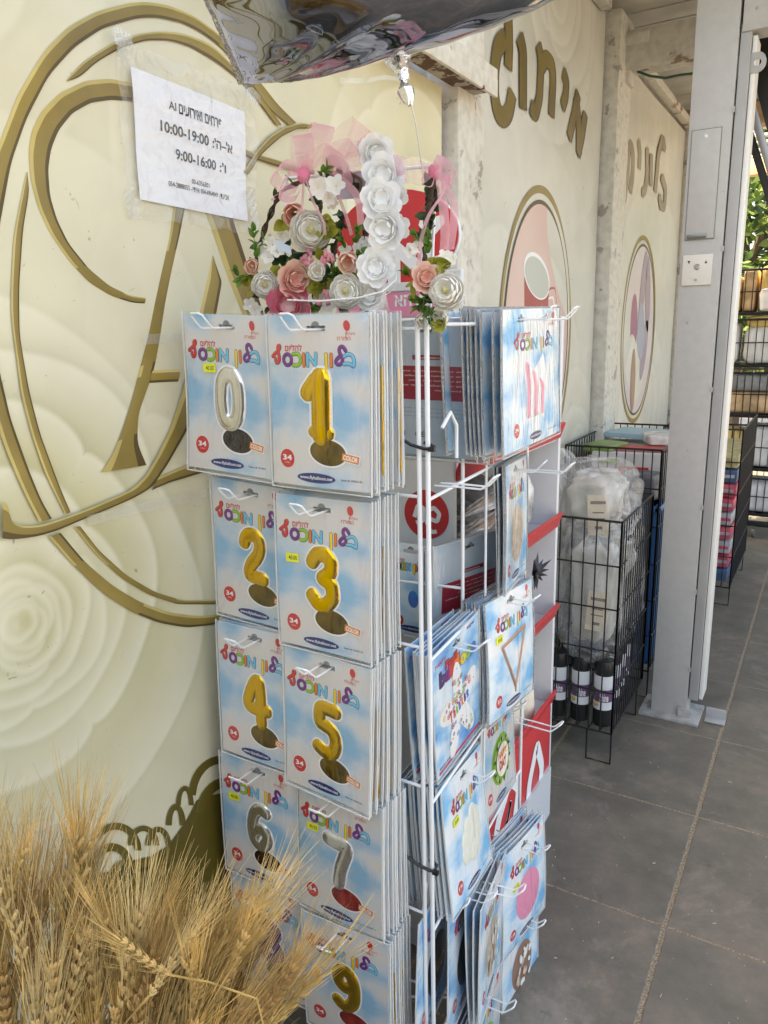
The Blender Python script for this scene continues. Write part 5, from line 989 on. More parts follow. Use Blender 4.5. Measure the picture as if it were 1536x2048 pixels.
# header frame that carries the flower crowns
rod((.20, 1.16, 1.77), (.20, 1.19, 2.045), .0028); rod((.497, 1.18, 1.77), (.497, 1.21, 2.035), .0028); rod((.20, 1.19, 2.045), (.497, 1.212, 2.035), .003, 'header_bar')
mb = MB(); pts = [at(575, 600, 1, 1.06), at(640, 602, 1, 1.05), at(715, 596, 1, 1.05), at(765, 583, 1, 1.06), at(792, 560, 1, 1.10), at(795, 540, 1, 1.14)]; mb.tube(pts, .0014, 8); mb.build('tie_wire', WW, rack)
def hook(base, out, side, L, up=.022, hw=.013):
    base = Vector(base); out = Vector(out).normalized(); side = Vector(side).normalized(); Z = Vector((0, 0, 1)); mb = MB()
    prof = [(0, -.002), (L*.5, 0), (L-.006, .0), (L, .003), (L+.010, up*.6), (L+.018, up)]
    pts = [base+side*hw+out*a+Z*b for a, b in prof]+[base+side*(hw*.6)+out*(L+.022)+Z*(up+.003), base-side*(hw*.6)+out*(L+.022)+Z*(up+.003)]+[base-side*hw+out*a+Z*b for a, b in prof[::-1]]
    mb.tube(pts, .0019, 8); return mb.build('hook', WW, rack)
for (n, fm, wn, pr, q, ns, item) in FRONT:
    L = FY-q[1]+.048; hook((q[0]+.0, FY, q[2]-.058*FH-.006), (-.05, -1, .0), (1, 0, 0), L)
for (lb, w_, h_, skyk, d, pr, q, ns, pitch, lback, fe) in RIGHT:
    o3 = Matrix.Rotation(q[3], 3, 'Z') @ Vector((0, -1, 0)); s3 = Matrix.Rotation(q[3], 3, 'Z') @ Vector((1, 0, 0))
    for off in ((-.22*w_, .22*w_) if d.get('slot2') else (0,)):
        c = Vector(q[:3])+s3*off; fx = lerp(SX, EX, (c.y-SY)/(EY-SY)); b = max(.012, (c.x-fx)); b0 = c-o3*min(.16, pitch*ns+.01); hook((b0.x, b0.y, c.z-.058*h_-.006), o3, s3, (c-b0).length+.050)
for (px, py, w2) in ((890, 968, .07), (1060, 940, .06)):
    p = at(px, py, 0, .50); hook((.485, p.y, p.z), (1, -.04, 0), (0, 1, 0), .10)
p = at(1040, 1440, 0, .5); hook((.47, p.y, p.z), (1, -.05, 0), (0, 1, 0), .12)
# cable ties that bind the two panels
for z, lab in ((1.590, 'black cable tie with a loose end high on the rack uprights'), (.735, 'black cable tie low on the rack uprights')):
    mb = MB(); mb.tube([(.43, 1.146, z+.045), (.448, 1.144, z+.015), (.452, 1.143, z-.002), (.475, 1.1475, z-.016), (.50, 1.150, z-.022), (.512, 1.152, z-.022), (.510, 1.168, z-.02), (.49, 1.170, z-.014)], .0034, 6, 0)
    mb.box((.515, 1.150, z-.022), (.012, .008, .008), 0); tag(mb.build('cable_tie', X['black_plastic']), lab, 'cable tie')
# ================================================================ PAPER SIGN
ps = thing('paper_sign', 'white paper sign with Hebrew opening hours taped under clear film', 'sign', tuple(W(372, 290)))
c0, c1, c2, c3 = [W(*p) for p in ((254, 134), (482, 225), (491, 443), (271, 400))]
def bil(u, v, lift): p = c0*(1-u)*(1-v)+c1*u*(1-v)+c2*u*v+c3*(1-u)*v; return Vector((lift, p.y, p.z))
mb = MB(); mb.grid(lambda u, v: bil(u, v, .0085+.0025*math.sin(3*u+2*v)+.0015*math.sin(7*v)), 14, 10); mb.build('sheet', X['paper'], ps)
mb = MB()
def ptext(st, u0, v0, u1, v1, bold=0):
    text_box(mb, st, (u0, -v1, u1, -v0), lambda x, y: bil(x, -y, .0092+.0025*math.sin(3*x-2*y)+.0015*math.sin(-7*y)), 0, bold)
ptext('AI', .275, .160, .335, .222, .012); ptext(heb('פרחים ואירועים'), .36, .155, .755, .232, .015)
ptext('10:00-19:00', .20, .335, .62, .418, .022); ptext(':' + heb("א'–ה'"), .66, .335, .855, .418, .022)
ptext('9:00-16:00', .32, .525, .69, .605, .022); ptext(":'" + 'ו', .73, .525, .79, .605, .022)
ptext('03-6356301', .455, .735, .62, .775, .012); ptext('054-2888055', .245, .80, .43, .84, .012); ptext('-' + heb('איתי'), .445, .80, .52, .845); ptext('054-6964849', .535, .80, .70, .84, .012); ptext('-' + heb('אביעד'), .715, .80, .81, .845)
mb.build('writing', X['ink'], ps)
mb = MB()
f0, f1, f2, f3 = [W(*p) for p in ((216, 78), (500, 185), (505, 470), (252, 435))]
def bf(u, v): 
    p = f0*(1-u)*(1-v)+f1*u*(1-v)+f2*u*v+f3*(1-u)*v; e = min(u, 1-u, v, 1-v)
    return Vector((.014+.004*math.sin(17*u+9*v)*math.exp(-e*9)+.0015*math.sin(40*v+13*u), p.y+.003*math.sin(23*v), p.z+.003*math.sin(29*u)))
mb.grid(bf, 60, 50); mb.build('clear_cover', film('sign_film', base=.05, ior=1.5, rough=.10, bump=1.0, scale=26, stretch=(1, 1, 1), milky=.09), ps)
for (a, b, wd) in (((214, 70), (252, 95), .03), ((228, 72), (236, 130), .02), ((480, 180), (508, 205), .025), ((244, 380), (258, 440), .025), ((488, 380), (503, 460), .025)):
    A, B = W(*a), W(*b); t = (B-A).normalized(); nn = Vector((0, -t.z, t.y))*wd; mb = MB(); mb.grid(lambda u, v: A.lerp(B, u)+nn*(v-.5)+Vector((.016+.003*math.sin(30*u+8*v)+.002*math.sin(50*v), 0, 0)), 22, 8); mb.build('tape', X['film_wrinkled'], ps)
for (a, b) in (((275, 680), (370, 672)), ((165, 1040), (435, 978))):
    A, B = W(*a), W(*b); t = (B-A).normalized(); nn = Vector((0, -t.z, t.y))*.018; mb = MB(); mb.grid(lambda u, v: A.lerp(B, u)+nn*(v-.5)+Vector((.012+.001*math.sin(30*u+8*v), 0, 0)), 16, 4)
    tag(mb.build('tape_strip', X['film_wrinkled']), 'short clear tape strip stuck across the gold letter stem' if a[1] == 680 else 'long clear tape strip stuck low across the gold swirl', 'tape')
# ================================================================ FOIL BALLOON
bal = thing('foil_balloon', 'big silver foil balloon hanging by a ribbon over the flower crowns', 'balloon', tuple(atd(700, 0, 1.15)))
A = atd(487, 167, 1.22); Bq = atd(318, -180, .98); Dq = atd(1150, -22, 1.14); e1 = Dq-A; e2 = Bq-A; nb = e1.cross(e2).normalized()
if nb.dot(CAMP-A) < 0: nb = -nb
def bpt(u, v, s):
    eu = 4*u*(1-u); ev = 4*v*(1-v); th = .125*(eu*ev)**.45
    wr = .0020*math.exp(-9*v)*math.sin(u*52+8*v)+.0020*math.exp(-9*u)*math.sin(v*44+5*u)+.006*math.sin(17*math.atan2(v+.01, u+.01))*min(1, 6*math.hypot(u, v))*math.exp(-2.4*math.hypot(u, v))+.002*math.sin(31*math.atan2(v+.01, u+.01))*math.exp(-3*math.hypot(u, v))
    ed = -.035*(1-eu)*ev-.035*(1-ev)*eu
    cu, cv = u-.5, v-.5; k = 1-.035*(math.exp(-((abs(cu)-.5)/.16)**2)*(1-abs(2*cv)**2)+math.exp(-((abs(cv)-.5)/.16)**2)*(1-abs(2*cu)**2))
    p = A+e1*(.5+cu*k)+e2*(.5+cv*k); return p+nb*s*(th+wr*min(1, eu*ev*6))
mb = MB(); mb.grid(lambda u, v: bpt(u, v, 1), 90, 70); mb.grid(lambda u, v: bpt(u, v, -1), 50, 40)
mb.build('envelope', mat('mirror_foil', (.36, .36, .39), .05, 1.0, bump=.02, bscale=10), bal)
mb = MB(); rs = random.Random(2)
edge = [bpt(i/60, 0, 0) for i in range(61)]; edge2 = [bpt(0, i/60, 0) for i in range(61)]
for E_, d in ((edge, -e2.normalized()), (edge2, -e1.normalized())):
    V = []
    for p in E_: V += [p, p+d*.009+nb*rs.uniform(-.0015, .0015)]
    mb.add(V, [(2*i, 2*i+1, 2*i+3, 2*i+2) for i in range(60)])
mb.build('seam', mat('crinkled_foil', (.90, .90, .91), .15, 1.0, bump=.5, bscale=90), bal)
mb = MB(); q = [atd(795, 95, 1.15), atd(797, 118, 1.14), atd(802, 138, 1.13), atd(808, 155, 1.13), atd(806, 166, 1.13), atd(812, 180, 1.13), atd(818, 198, 1.13), atd(820, 212, 1.13)]
mb.tube(q, [.028, .019, .011, .007, .004, .012, .010, .003], 14, sq=lambda v: v+Vector((rs.uniform(-.002, .002), rs.uniform(-.002, .002), rs.uniform(-.002, .002)))); mb.build('neck', bpy.data.materials['crinkled_foil'], bal)
mb = MB(); q = [atd(822, 208, 1.13), atd(832, 250, 1.17), atd(839, 300, 1.22), atd(845, 345, 1.27)]; mb.tube(q, .0013, 6); mb.build('string', X['white'], bal)
mb = MB(); q = [atd(805, 160, 1.13), atd(770, 153, 1.12), atd(730, 160, 1.12), atd(690, 158, 1.12), atd(680, 158, 1.12)]
V = []
for i, p in enumerate(q): V += [p+Vector((0, 0, .0025)), p-Vector((0, 0, .0025+.001*i))]
mb.add(V, [(2*i, 2*i+1, 2*i+3, 2*i+2) for i in range(len(q)-1)]); mb.build('valve_ribbon', X['film_wrinkled'], bal)
# ================================================================ FLOWER CROWNS
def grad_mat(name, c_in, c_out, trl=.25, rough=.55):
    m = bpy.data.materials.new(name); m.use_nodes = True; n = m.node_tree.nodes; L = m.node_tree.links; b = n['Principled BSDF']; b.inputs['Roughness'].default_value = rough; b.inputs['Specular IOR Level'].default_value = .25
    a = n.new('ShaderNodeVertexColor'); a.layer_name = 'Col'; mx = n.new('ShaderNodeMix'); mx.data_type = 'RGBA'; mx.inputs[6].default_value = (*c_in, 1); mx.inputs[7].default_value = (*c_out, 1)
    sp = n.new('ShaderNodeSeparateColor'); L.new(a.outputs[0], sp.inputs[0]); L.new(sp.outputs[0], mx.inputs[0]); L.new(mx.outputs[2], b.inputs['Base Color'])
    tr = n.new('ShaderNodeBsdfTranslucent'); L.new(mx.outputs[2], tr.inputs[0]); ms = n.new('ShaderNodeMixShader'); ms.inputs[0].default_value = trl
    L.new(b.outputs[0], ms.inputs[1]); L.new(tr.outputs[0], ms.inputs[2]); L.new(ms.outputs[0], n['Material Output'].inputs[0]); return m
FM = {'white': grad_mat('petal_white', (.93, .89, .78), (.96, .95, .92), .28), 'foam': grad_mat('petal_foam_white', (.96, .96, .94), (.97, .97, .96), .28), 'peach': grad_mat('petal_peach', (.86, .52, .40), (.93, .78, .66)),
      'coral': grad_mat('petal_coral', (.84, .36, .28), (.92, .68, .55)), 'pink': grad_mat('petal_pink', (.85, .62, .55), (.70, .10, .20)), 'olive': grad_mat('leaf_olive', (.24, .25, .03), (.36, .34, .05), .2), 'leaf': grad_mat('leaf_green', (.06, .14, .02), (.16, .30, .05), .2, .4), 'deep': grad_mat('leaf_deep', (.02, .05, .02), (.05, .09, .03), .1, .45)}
berry_m = mat('berry_pink', (.60, .22, .26), .4, var=.2, vscale=90); stem_m = mat('vine_brown', (.07, .045, .03), .8, var=.3, bump=.4); pist = mat('pistil', (.45, .42, .18), .7, var=.3, vscale=300)
class FB:
    def __init__(s): s.v = []; s.f = []; s.c = []
    def petal(s, c, ax, az, L_, wd, open_, curl, ruff=.06, ph=0, base=0.0, nu=6, nv=7, pw=.55):
        """petal growing from c round axis ax, at azimuth az; open_ = angle from the axis at the base, curl bends it on"""
        ax = ax.normalized(); t = ax.orthogonal().normalized(); q = Matrix.Rotation(az, 3, ax); rd = q@t; tg = ax.cross(rd)
        o = len(s.v); p = c+rd*base; ang = open_; pts = []
        for j in range(nv+1):
            v = j/nv; pts.append((p.copy(), ang)); d = ax*math.cos(ang)+rd*math.sin(ang); p = p+d*(L_/nv); ang += curl/nv*(.4+1.2*v)
        for j in range(nv+1):
            v = j/nv; ww = wd*(math.sin(PI*min(1, .12+.80*v))**pw); pp, an = pts[j]; nrm = rd*math.cos(an)-ax*math.sin(an)
            for i in range(nu+1):
                u = i/nu*2-1; cup = -(u*u)*ww*.45*(1-.3*v); s.v.append(pp+tg*(u*ww)+nrm*cup+nrm*(ruff*wd*math.sin(u*5+ph)*v*v)-ax*(.10*L_*u*u*v)); s.c.append((v, 0, 0, 1))
        for j in range(nv):
            for i in range(nu): a = o+j*(nu+1)+i; s.f.append((a, a+1, a+nu+2, a+nu+1))
    def build(s, name, m, parent):
        mb = MB(); mb.v = [tuple(p) for p in s.v]; mb.f = s.f; mb.m = [0]*len(s.f); return mb.build(name, m, parent, cols=s.c)
frs = random.Random(11)
def to_cam(p, jx=.25): 
    d = (CAMP-p).normalized(); return (d+Vector((frs.uniform(-jx, jx), frs.uniform(-jx, jx), frs.uniform(-jx*.6, jx)))).normalized()
def f_globe(f, c, ax, R, layers, top, per=5, wd=.66, gap=.13):
    for j in range(layers):
        Rj = R*(1-gap*j); te = top+(2.55-top)*j/max(1, layers-1)
        for i in range(per): f.petal(c-ax*Rj*.95+ax*R*gap*j*.75, ax, i*2*PI/per+j*.63+frs.uniform(-.12, .12), Rj*te*frs.uniform(.94, 1.06), Rj*wd, 1.35, -te*.96, .02, i+j, nu=7, nv=9, pw=.40)
def f_ran(parent, c, R, m='white', ax=None, n=24):
    ax = ax or to_cam(c); f = FB(); f_globe(f, c, ax, R, 7, 1.60, 5, .68, .095)
    o = f.build('flower', FM[m], parent); mb = MB(); mb.ell(c+ax*R*.40, (R*.22,)*3, 0, 10, 6); mb.build('pistil', pist, o); return o
def f_rose(parent, c, R, m='peach', ax=None, n=14, open_=.55):
    ax = ax or to_cam(c); f = FB()
    for i in range(6): f.petal(c-ax*R*.55, ax, i*2*PI/6+frs.uniform(-.15, .15), R*1.55, R*.66, 1.15, -.35-open_*.2, .05, i*1.3, nu=8, nv=9, pw=.42)
    for i in range(5): f.petal(c-ax*R*.55, ax, i*2*PI/5+.5, R*1.45, R*.56, .85, -.75, .04, i*1.7, nu=8, nv=9, pw=.42)
    f_globe(f, c+ax*R*.12, ax, R*.58, 3, 1.9, 4, .74, .2)
    return f.build('flower', FM[m], parent)
def f_bud(parent, c, R, m='peach', ax=None):
    ax = ax or to_cam(c, .5); f = FB()
    for i in range(9):
        k = i/8; f.petal(c-ax*R*.8, ax, i*2.39996, R*(1.7+.15*k), R*(.55+.25*k), .55+.25*k, -1.35+.2*k, .04, i, base=R*.12, pw=.6)
    return f.build('flower', FM[m], parent)
def f_small(parent, c, R, m='white', ax=None):
    ax = ax or to_cam(c, .5); f = FB(); a0 = frs.uniform(0, 6)
    for i in range(5): f.petal(c, ax, a0+i*1.2566, R, R*.42, 1.05, .35, .15, i, base=R*.06, nu=4, nv=5)
    return f.build('flower', FM[m], parent)
def f_leaf(f, c, ax, L_, wd): f.petal(c, ax, frs.uniform(0, 6), L_, wd, frs.uniform(.1, .4), frs.uniform(-.4, .9), .12, frs.uniform(0, 6), nu=4, nv=6, pw=.9)
def sprig(f, a, b, n, L_):
    a = Vector(a); b = Vector(b)
    for i in range(n):
        p = a.lerp(b, (i+.5)/n); d = (b-a).normalized()
        for sgn in (-1, 1): ax = (d+Vector((frs.uniform(-1, 1), frs.uniform(-1, 1), frs.uniform(-.5, .5)))*.9).normalized(); f_leaf(f, p, ax, L_*frs.uniform(.8, 1.2), L_*.30)
def band(mb, pts, wd, side, m=0, n=None, wave=0.0):
    V = []
    for i, p in enumerate(pts):
        p = Vector(p); sd_ = side if isinstance(side, Vector) else side[i]; w_ = wd if not isinstance(wd, (list, tuple)) else wd[i]; q = Vector((frs.uniform(-1, 1), frs.uniform(-1, 1), 0))*wave
        for k2 in (-1, -.35, .35, 1): V.append(p+sd_*(w_*k2)+q*(1 if k2 in (-.35,) else -.6 if k2 == .35 else 0))
    mb.add(V, [(i*4+k2, i*4+k2+1, i*4+k2+5, i*4+k2+4) for i in range(len(pts)-1) for k2 in range(3)], m)
def curve3(P, n):
    P = [Vector(p) for p in P]; out = []
    for i in range(n):
        t = i/(n-1)*(len(P)-1); k = min(int(t), len(P)-2); u = t-k; p0 = P[max(0, k-1)]; p1 = P[k]; p2 = P[k+1]; p3 = P[min(len(P)-1, k+2)]
        out.append(.5*((2*p1)+(p2-p0)*u+(2*p0-5*p1+4*p2-p3)*u*u+(3*p1-p0-3*p2+p3)*u**3))
    return out
PINK = organza('pink_organza', (.93, .56, .63), .20); PINKW = organza('white_organza', (.92, .87, .87), .16)
def loop(mb, knot, tip_px, dep, wd, side, lean=.5):
    tip = at(*tip_px, 1, knot.y+dep); d = tip-knot; s_ = side*d.length*.34*lean
    pts = curve3([knot, knot+d*.45+s_+Vector((0, -.012, 0)), tip+s_*.25, knot+d*.55-s_+Vector((0, .014, 0)), knot+Vector((0, .004, 0))], 26); wds = [wd*(.25+.75*math.sin(PI*i/25)**.6) for i in range(26)]
    ax = d.normalized(); band(mb, pts, wds, (Vector((0, -1, 0))*.75+ax.cross(Vector((0, 1, 0)))*.65).normalized(), wave=.0012)
def tail(mb, px, dep0, wd, side=None):
    P = [at(*p, 1, dep0+.008*math.sin(i*2)) for i, p in enumerate(px)]; pts = curve3(P, 24); band(mb, pts, [wd*(.35+.65*min(1, i/8)) for i in range(24)], side or Vector((.80, -.6, 0)), wave=.0012)
YC = 1.165
def PT(px, py, dy=0.0): return at(px, py, 1, YC+dy)
SZ = lambda pxs: pxs*1.27/FPX     # size of a length in pixels at the rack's distance
# --- left crown
cA = thing('flower_crown', 'left flower crown of white and peach ranunculus with a big pink bow', 'flower crown', tuple(PT(600, 480)), 'flower crowns on the rack')
def vine(parent, px, dy, r=.0028):
    pts = curve3([PT(p[0], p[1], dy+(p[2] if len(p) > 2 else 0)) for p in px], 44); mb = MB(); mb.tube(pts, r, 6); off = [Vector((math.sin(i*.9), math.cos(i*.9), math.sin(i*.7)))*.0035 for i in range(44)]
    mb.tube([p+o for p, o in zip(pts, off)], r*.6, 6); mb.tube([p-o for p, o in zip(pts, off)], r*.55, 6); mb.build('vine', stem_m, parent)
    f = FB()
    for i in range(3, 44, 5): f_leaf(f, pts[i], Vector((frs.uniform(-1, 1), frs.uniform(-1, .2), frs.uniform(-.5, 1))), .022, .007)
    f.build('foliage', FM['deep'], parent)
vine(cA, [(610, 362), (565, 382), (545, 420), (525, 470), (512, 520), (520, 570), (560, 605), (620, 610), (680, 600)], .02)
vine(cA, [(612, 362), (640, 400), (632, 450), (610, 520)], .05)
f_ran(cA, PT(530, 570, -.055), SZ(27)); f_ran(cA, PT(621, 462, -.045), SZ(38), ax=(to_cam(PT(621, 462), .1)+Vector((.1, 0, .1))).normalized()); f_ran(cA, PT(692, 584, -.065), SZ(31))
f_rose(cA, PT(590, 560, -.05), SZ(32), 'coral', n=12, open_=.75); f_bud(cA, PT(504, 532, -.05), SZ(19), 'peach'); f_bud(cA, PT(588, 428, -.04), SZ(26), 'coral'); f_bud(cA, PT(696, 522, -.055), SZ(24), 'peach')
f_bud(cA, PT(634, 543, -.065), SZ(21), 'white'); f_rose(cA, PT(578, 612, -.055), SZ(38), 'pink', n=13, open_=.8)
for p in ((545, 490), (556, 505), (538, 515), (565, 470), (520, 500), (560, 560), (566, 585), (510, 620), (500, 610), (640, 600), (655, 612)): f_small(cA, PT(p[0], p[1], -.02), SZ(17), 'white')
f_small(cA, PT(636, 376, -.035), SZ(23), 'white', ax=(CAMP-PT(636, 376)).normalized()); f_small(cA, PT(672, 372, -.03), SZ(22), 'white'); f_small(cA, PT(655, 398, -.02), SZ(16), 'white')
f = FB()
for (p, n_) in (((640, 440), 3), ((570, 445), 3), ((605, 430), 2), ((560, 535), 2), ((660, 465), 3), ((640, 580), 4), ((620, 560), 3), ((500, 555), 3), ((515, 575), 2), ((605, 525), 2), ((700, 560), 3), ((715, 545), 2), ((665, 575), 2), ((650, 520), 2)):
    for i in range(n_): f_leaf(f, PT(p[0]+frs.uniform(-6, 6), p[1]+frs.uniform(-6, 6), -.03), Vector((frs.uniform(-1, 1), frs.uniform(-1.2, 0), frs.uniform(-.8, .8))), SZ(34), SZ(13))
f.build('foliage', FM['olive'], cA); f = FB()
for (a, b, n_) in (((512, 520), (508, 455), 5), ((505, 545), (478, 560), 3), ((478, 555), (472, 540), 2), ((676, 550), (670, 545), 4), ((640, 355), (655, 335), 3), ((610, 600), (630, 615), 4), ((516, 500), (530, 470), 2), ((585, 505), (575, 530), 3)): sprig(f, PT(*a, -.03), PT(*b, -.04), n_, SZ(20))
f.build('foliage', FM['leaf'], cA)
for (x, y) in ((618, 505), (612, 520), (622, 528), (605, 515), (655, 508), (660, 518), (648, 525), (650, 590), (660, 600), (640, 610)):
    mb = MB()
    for k2 in range(4): mb.ell(PT(x+frs.uniform(-6, 6), y+frs.uniform(-8, 8), -.05), (SZ(4.2), SZ(4.2), SZ(6.5)), 0, 8, 6)
    mb.build('berry', berry_m, cA)
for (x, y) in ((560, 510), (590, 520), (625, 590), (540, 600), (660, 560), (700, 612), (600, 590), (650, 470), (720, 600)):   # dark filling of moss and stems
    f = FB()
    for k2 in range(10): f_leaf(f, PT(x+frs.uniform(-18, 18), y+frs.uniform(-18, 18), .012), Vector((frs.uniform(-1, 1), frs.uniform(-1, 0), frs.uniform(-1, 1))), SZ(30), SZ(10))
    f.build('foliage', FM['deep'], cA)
mb = MB(); kn = PT(607, 350, -.04)
loop(mb, kn, (640, 252), .03, .020, Vector((1, 0, .2)), .8); loop(mb, kn, (560, 395), -.02, .017, Vector((0, 0, 1)), .8); loop(mb, kn, (600, 268), .02, .019, Vector((1, 0, 0)), .6); loop(mb, kn, (548, 360), .0, .016, Vector((0, 0, 1)), .9); loop(mb, kn, (668, 300), .03, .017, Vector((.6, 0, .6)), .5)
tail(mb, [(607, 352), (606, 385), (603, 420), (596, 450)], YC-.05, .008); tail(mb, [(610, 352), (625, 400), (645, 440), (650, 470)], YC-.06, .007); tail(mb, [(600, 352), (560, 385), (545, 395), (548, 400)], YC-.03, .012)
mb.build('bow', PINK, cA); mb = MB(); mb.ell(kn, (.012, .010, .014)); mb.build('bow_knot', mat('pink_knot', (.82, .22, .36), .6), cA)
t_ = MB(); t_.grid(lambda u, v: PT(550+30*u+4*v, 480+18*v+12*u, -.04), 2, 2); t_.build('barcode_tag', mat('tag_blue', (.55, .65, .78), .5), cA)
# --- middle crown (behind), with the second bow
cB = thing('flower_crown', 'middle vine crown with small white blossoms and a pale pink bow behind', 'flower crown', tuple(PT(690, 470)), 'flower crowns on the rack')
vine(cB, [(718, 380), (735, 420), (728, 480), (720, 540), (690, 600), (650, 612)], .03); vine(cB, [(655, 350), (690, 362), (718, 380)], .03); vine(cB, [(690, 430), (675, 470), (665, 540)], .04)
mb = MB(); pts = curve3([PT(705, 350, .02), PT(722, 362, .0), PT(716, 392, .0), PT(705, 380, .02), PT(706, 352, .02)], 24); mb.tube(pts, .003, 8); mb.build('vine', mat('wire_brown', (.10, .05, .03), .6), cB)
for p in ((668, 410), (680, 560), (690, 500), (675, 600), (705, 595)): f_small(cB, PT(*p, 0), SZ(15), 'white')
f = FB()
for (a, b, n_) in (((712, 490), (716, 455), 4), ((690, 500), (684, 470), 4), ((700, 520), (728, 500), 3), ((660, 560), (690, 540), 4), ((676, 545), (690, 562), 3)): sprig(f, PT(*a, -.02), PT(*b, -.03), n_, SZ(19))
f.build('foliage', FM['leaf'], cB)
mb = MB(); kn = PT(655, 338, .0)
loop(mb, kn, (735, 258), .03, .030, Vector((0, 0, 1)), .25); loop(mb, kn, (715, 300), .0, .020, Vector((0, 0, 1)), .5); loop(mb, kn, (700, 345), -.02, .016, Vector((0, 0, 1)), .6)
tail(mb, [(660, 340), (690, 365), (715, 395), (722, 450)], YC-.02, .016); tail(mb, [(658, 342), (680, 400), (695, 440), (703, 470)], YC-.01, .008)
mb.build('bow', PINK, cB); mb = MB(); P_ = [PT(672, 350, .03), PT(735, 340, .03), PT(735, 395, .03), PT(672, 400, .03)]; mb.add(P_, [(0, 1, 2, 3)]); mb.build('price_tag', mat('tag_lilac', (.55, .50, .58), .5), cB)
# --- white foam rose crown seen edge on
cC = thing('flower_crown', 'all white crown of foam roses seen edge on', 'flower crown', tuple(PT(765, 450)), 'flower crowns on the rack')
for (x, y, r, dy) in ((752, 305, 36, .0), (768, 352, 42, -.03), (762, 400, 40, -.05), (772, 455, 42, -.05), (752, 535, 38, -.05), (742, 590, 32, -.03), (735, 300, 26, .04), (790, 395, 26, .03), (795, 455, 26, .03), (785, 350, 30, .03), (730, 500, 26, .02), (715, 560, 24, .0), (770, 520, 26, .03), (742, 600, 30, .02)):
    c = PT(x, y, dy); f_rose(cC, c, SZ(r*.80), 'foam', n=11, open_=.66, ax=(to_cam(c, .45)+Vector((0, 0, -.05))).normalized())
mb = MB(); pts = curve3([PT(745, 290, .05), PT(775, 360, .04), PT(775, 460, .04), PT(755, 560, .03), PT(735, 610, .02)], 30); mb.tube(pts, .005, 8); mb.build('hoop', X['white'], cC)
mb = MB(); tail(mb, [(770, 560), (765, 600), (745, 615), (720, 625)], YC-.05, .010); tail(mb, [(795, 540), (790, 575), (740, 600), (640, 603)], YC-.07, .004); tail(mb, [(765, 555), (768, 590), (772, 612), (775, 622)], YC-.06, .010); mb.build('ribbon', PINKW, cC)
# --- right crown
cD = thing('flower_crown', 'right flower crown with a coral rose, white ranunculus and pink ribbon', 'flower crown', tuple(PT(870, 480)), 'flower crowns on the rack')
vine(cD, [(868, 350), (862, 400), (850, 460), (850, 520), (870, 570), (880, 620)], .0); vine(cD, [(866, 350), (872, 390), (858, 430), (846, 500)], .03); vine(cD, [(862, 360), (855, 410), (862, 450), (842, 480)], .015)
f_ran(cD, PT(893, 582, -.06), SZ(32)); f_rose(cD, PT(852, 556, -.06), SZ(23), 'coral', n=12, open_=.5); f_bud(cD, PT(880, 640, -.03), SZ(22), 'white'); f_bud(cD, PT(845, 640, -.01), SZ(18), 'white')
for p in ((880, 525), (895, 535), (905, 520), (915, 590), (910, 610), (820, 500), (835, 495), (870, 640), (888, 515)): f_small(cD, PT(*p, -.03), SZ(15), 'white')
f = FB()
for p, n_ in (((880, 560), 4), ((835, 570), 3), ((870, 585), 4), ((865, 540), 3), ((888, 640), 3), ((900, 525), 2)):
    for i in range(n_): f_leaf(f, PT(p[0]+frs.uniform(-5, 5), p[1]+frs.uniform(-5, 5), -.035), Vector((frs.uniform(-1, 1), frs.uniform(-1.2, 0), frs.uniform(-.9, .5))), SZ(32), SZ(12))
f.build('foliage', FM['olive'], cD); f = FB()
for (a, b, n_) in (((858, 510), (856, 465), 5), ((845, 480), (828, 470), 3), ((850, 600), (830, 600), 4), ((845, 590), (850, 625), 4), ((922, 565), (915, 600), 4), ((868, 610), (860, 640), 4), ((820, 555), (810, 545), 3), ((840, 605), (835, 618), 3)): sprig(f, PT(*a, -.03), PT(*b, -.04), n_, SZ(19))
f.build('foliage', FM['leaf'], cD)
f = FB()
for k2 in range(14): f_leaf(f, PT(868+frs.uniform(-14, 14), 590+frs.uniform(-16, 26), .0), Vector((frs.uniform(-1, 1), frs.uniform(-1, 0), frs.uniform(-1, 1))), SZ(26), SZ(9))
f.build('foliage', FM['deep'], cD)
mb = MB(); kn = PT(868, 342, -.02)
loop(mb, kn, (884, 315), .0, .010, Vector((1, 0, 0)), .9); loop(mb, kn, (908, 340), -.01, .013, Vector((0, 0, 1)), .8); loop(mb, kn, (845, 370), -.02, .012, Vector((0, 0, 1)), .8); loop(mb, kn, (900, 362), .0, .014, Vector((0, 0, 1)), .6)
tail(mb, [(872, 345), (885, 400), (890, 460), (888, 500)], YC-.03, .016); tail(mb, [(875, 345), (905, 400), (908, 440), (900, 500)], YC-.02, .014); tail(mb, [(870, 345), (890, 375), (858, 430), (842, 480), (838, 520), (828, 570)], YC-.04, .008)
tail(mb, [(866, 340), (840, 345), (815, 340), (790, 335)], YC-.02, .020, Vector((0, -.3, .95))); mb.build('bow', PINK, cD); mb = MB(); mb.ell(kn, (.010, .009, .011)); mb.build('bow_knot', bpy.data.materials['pink_knot'], cD)
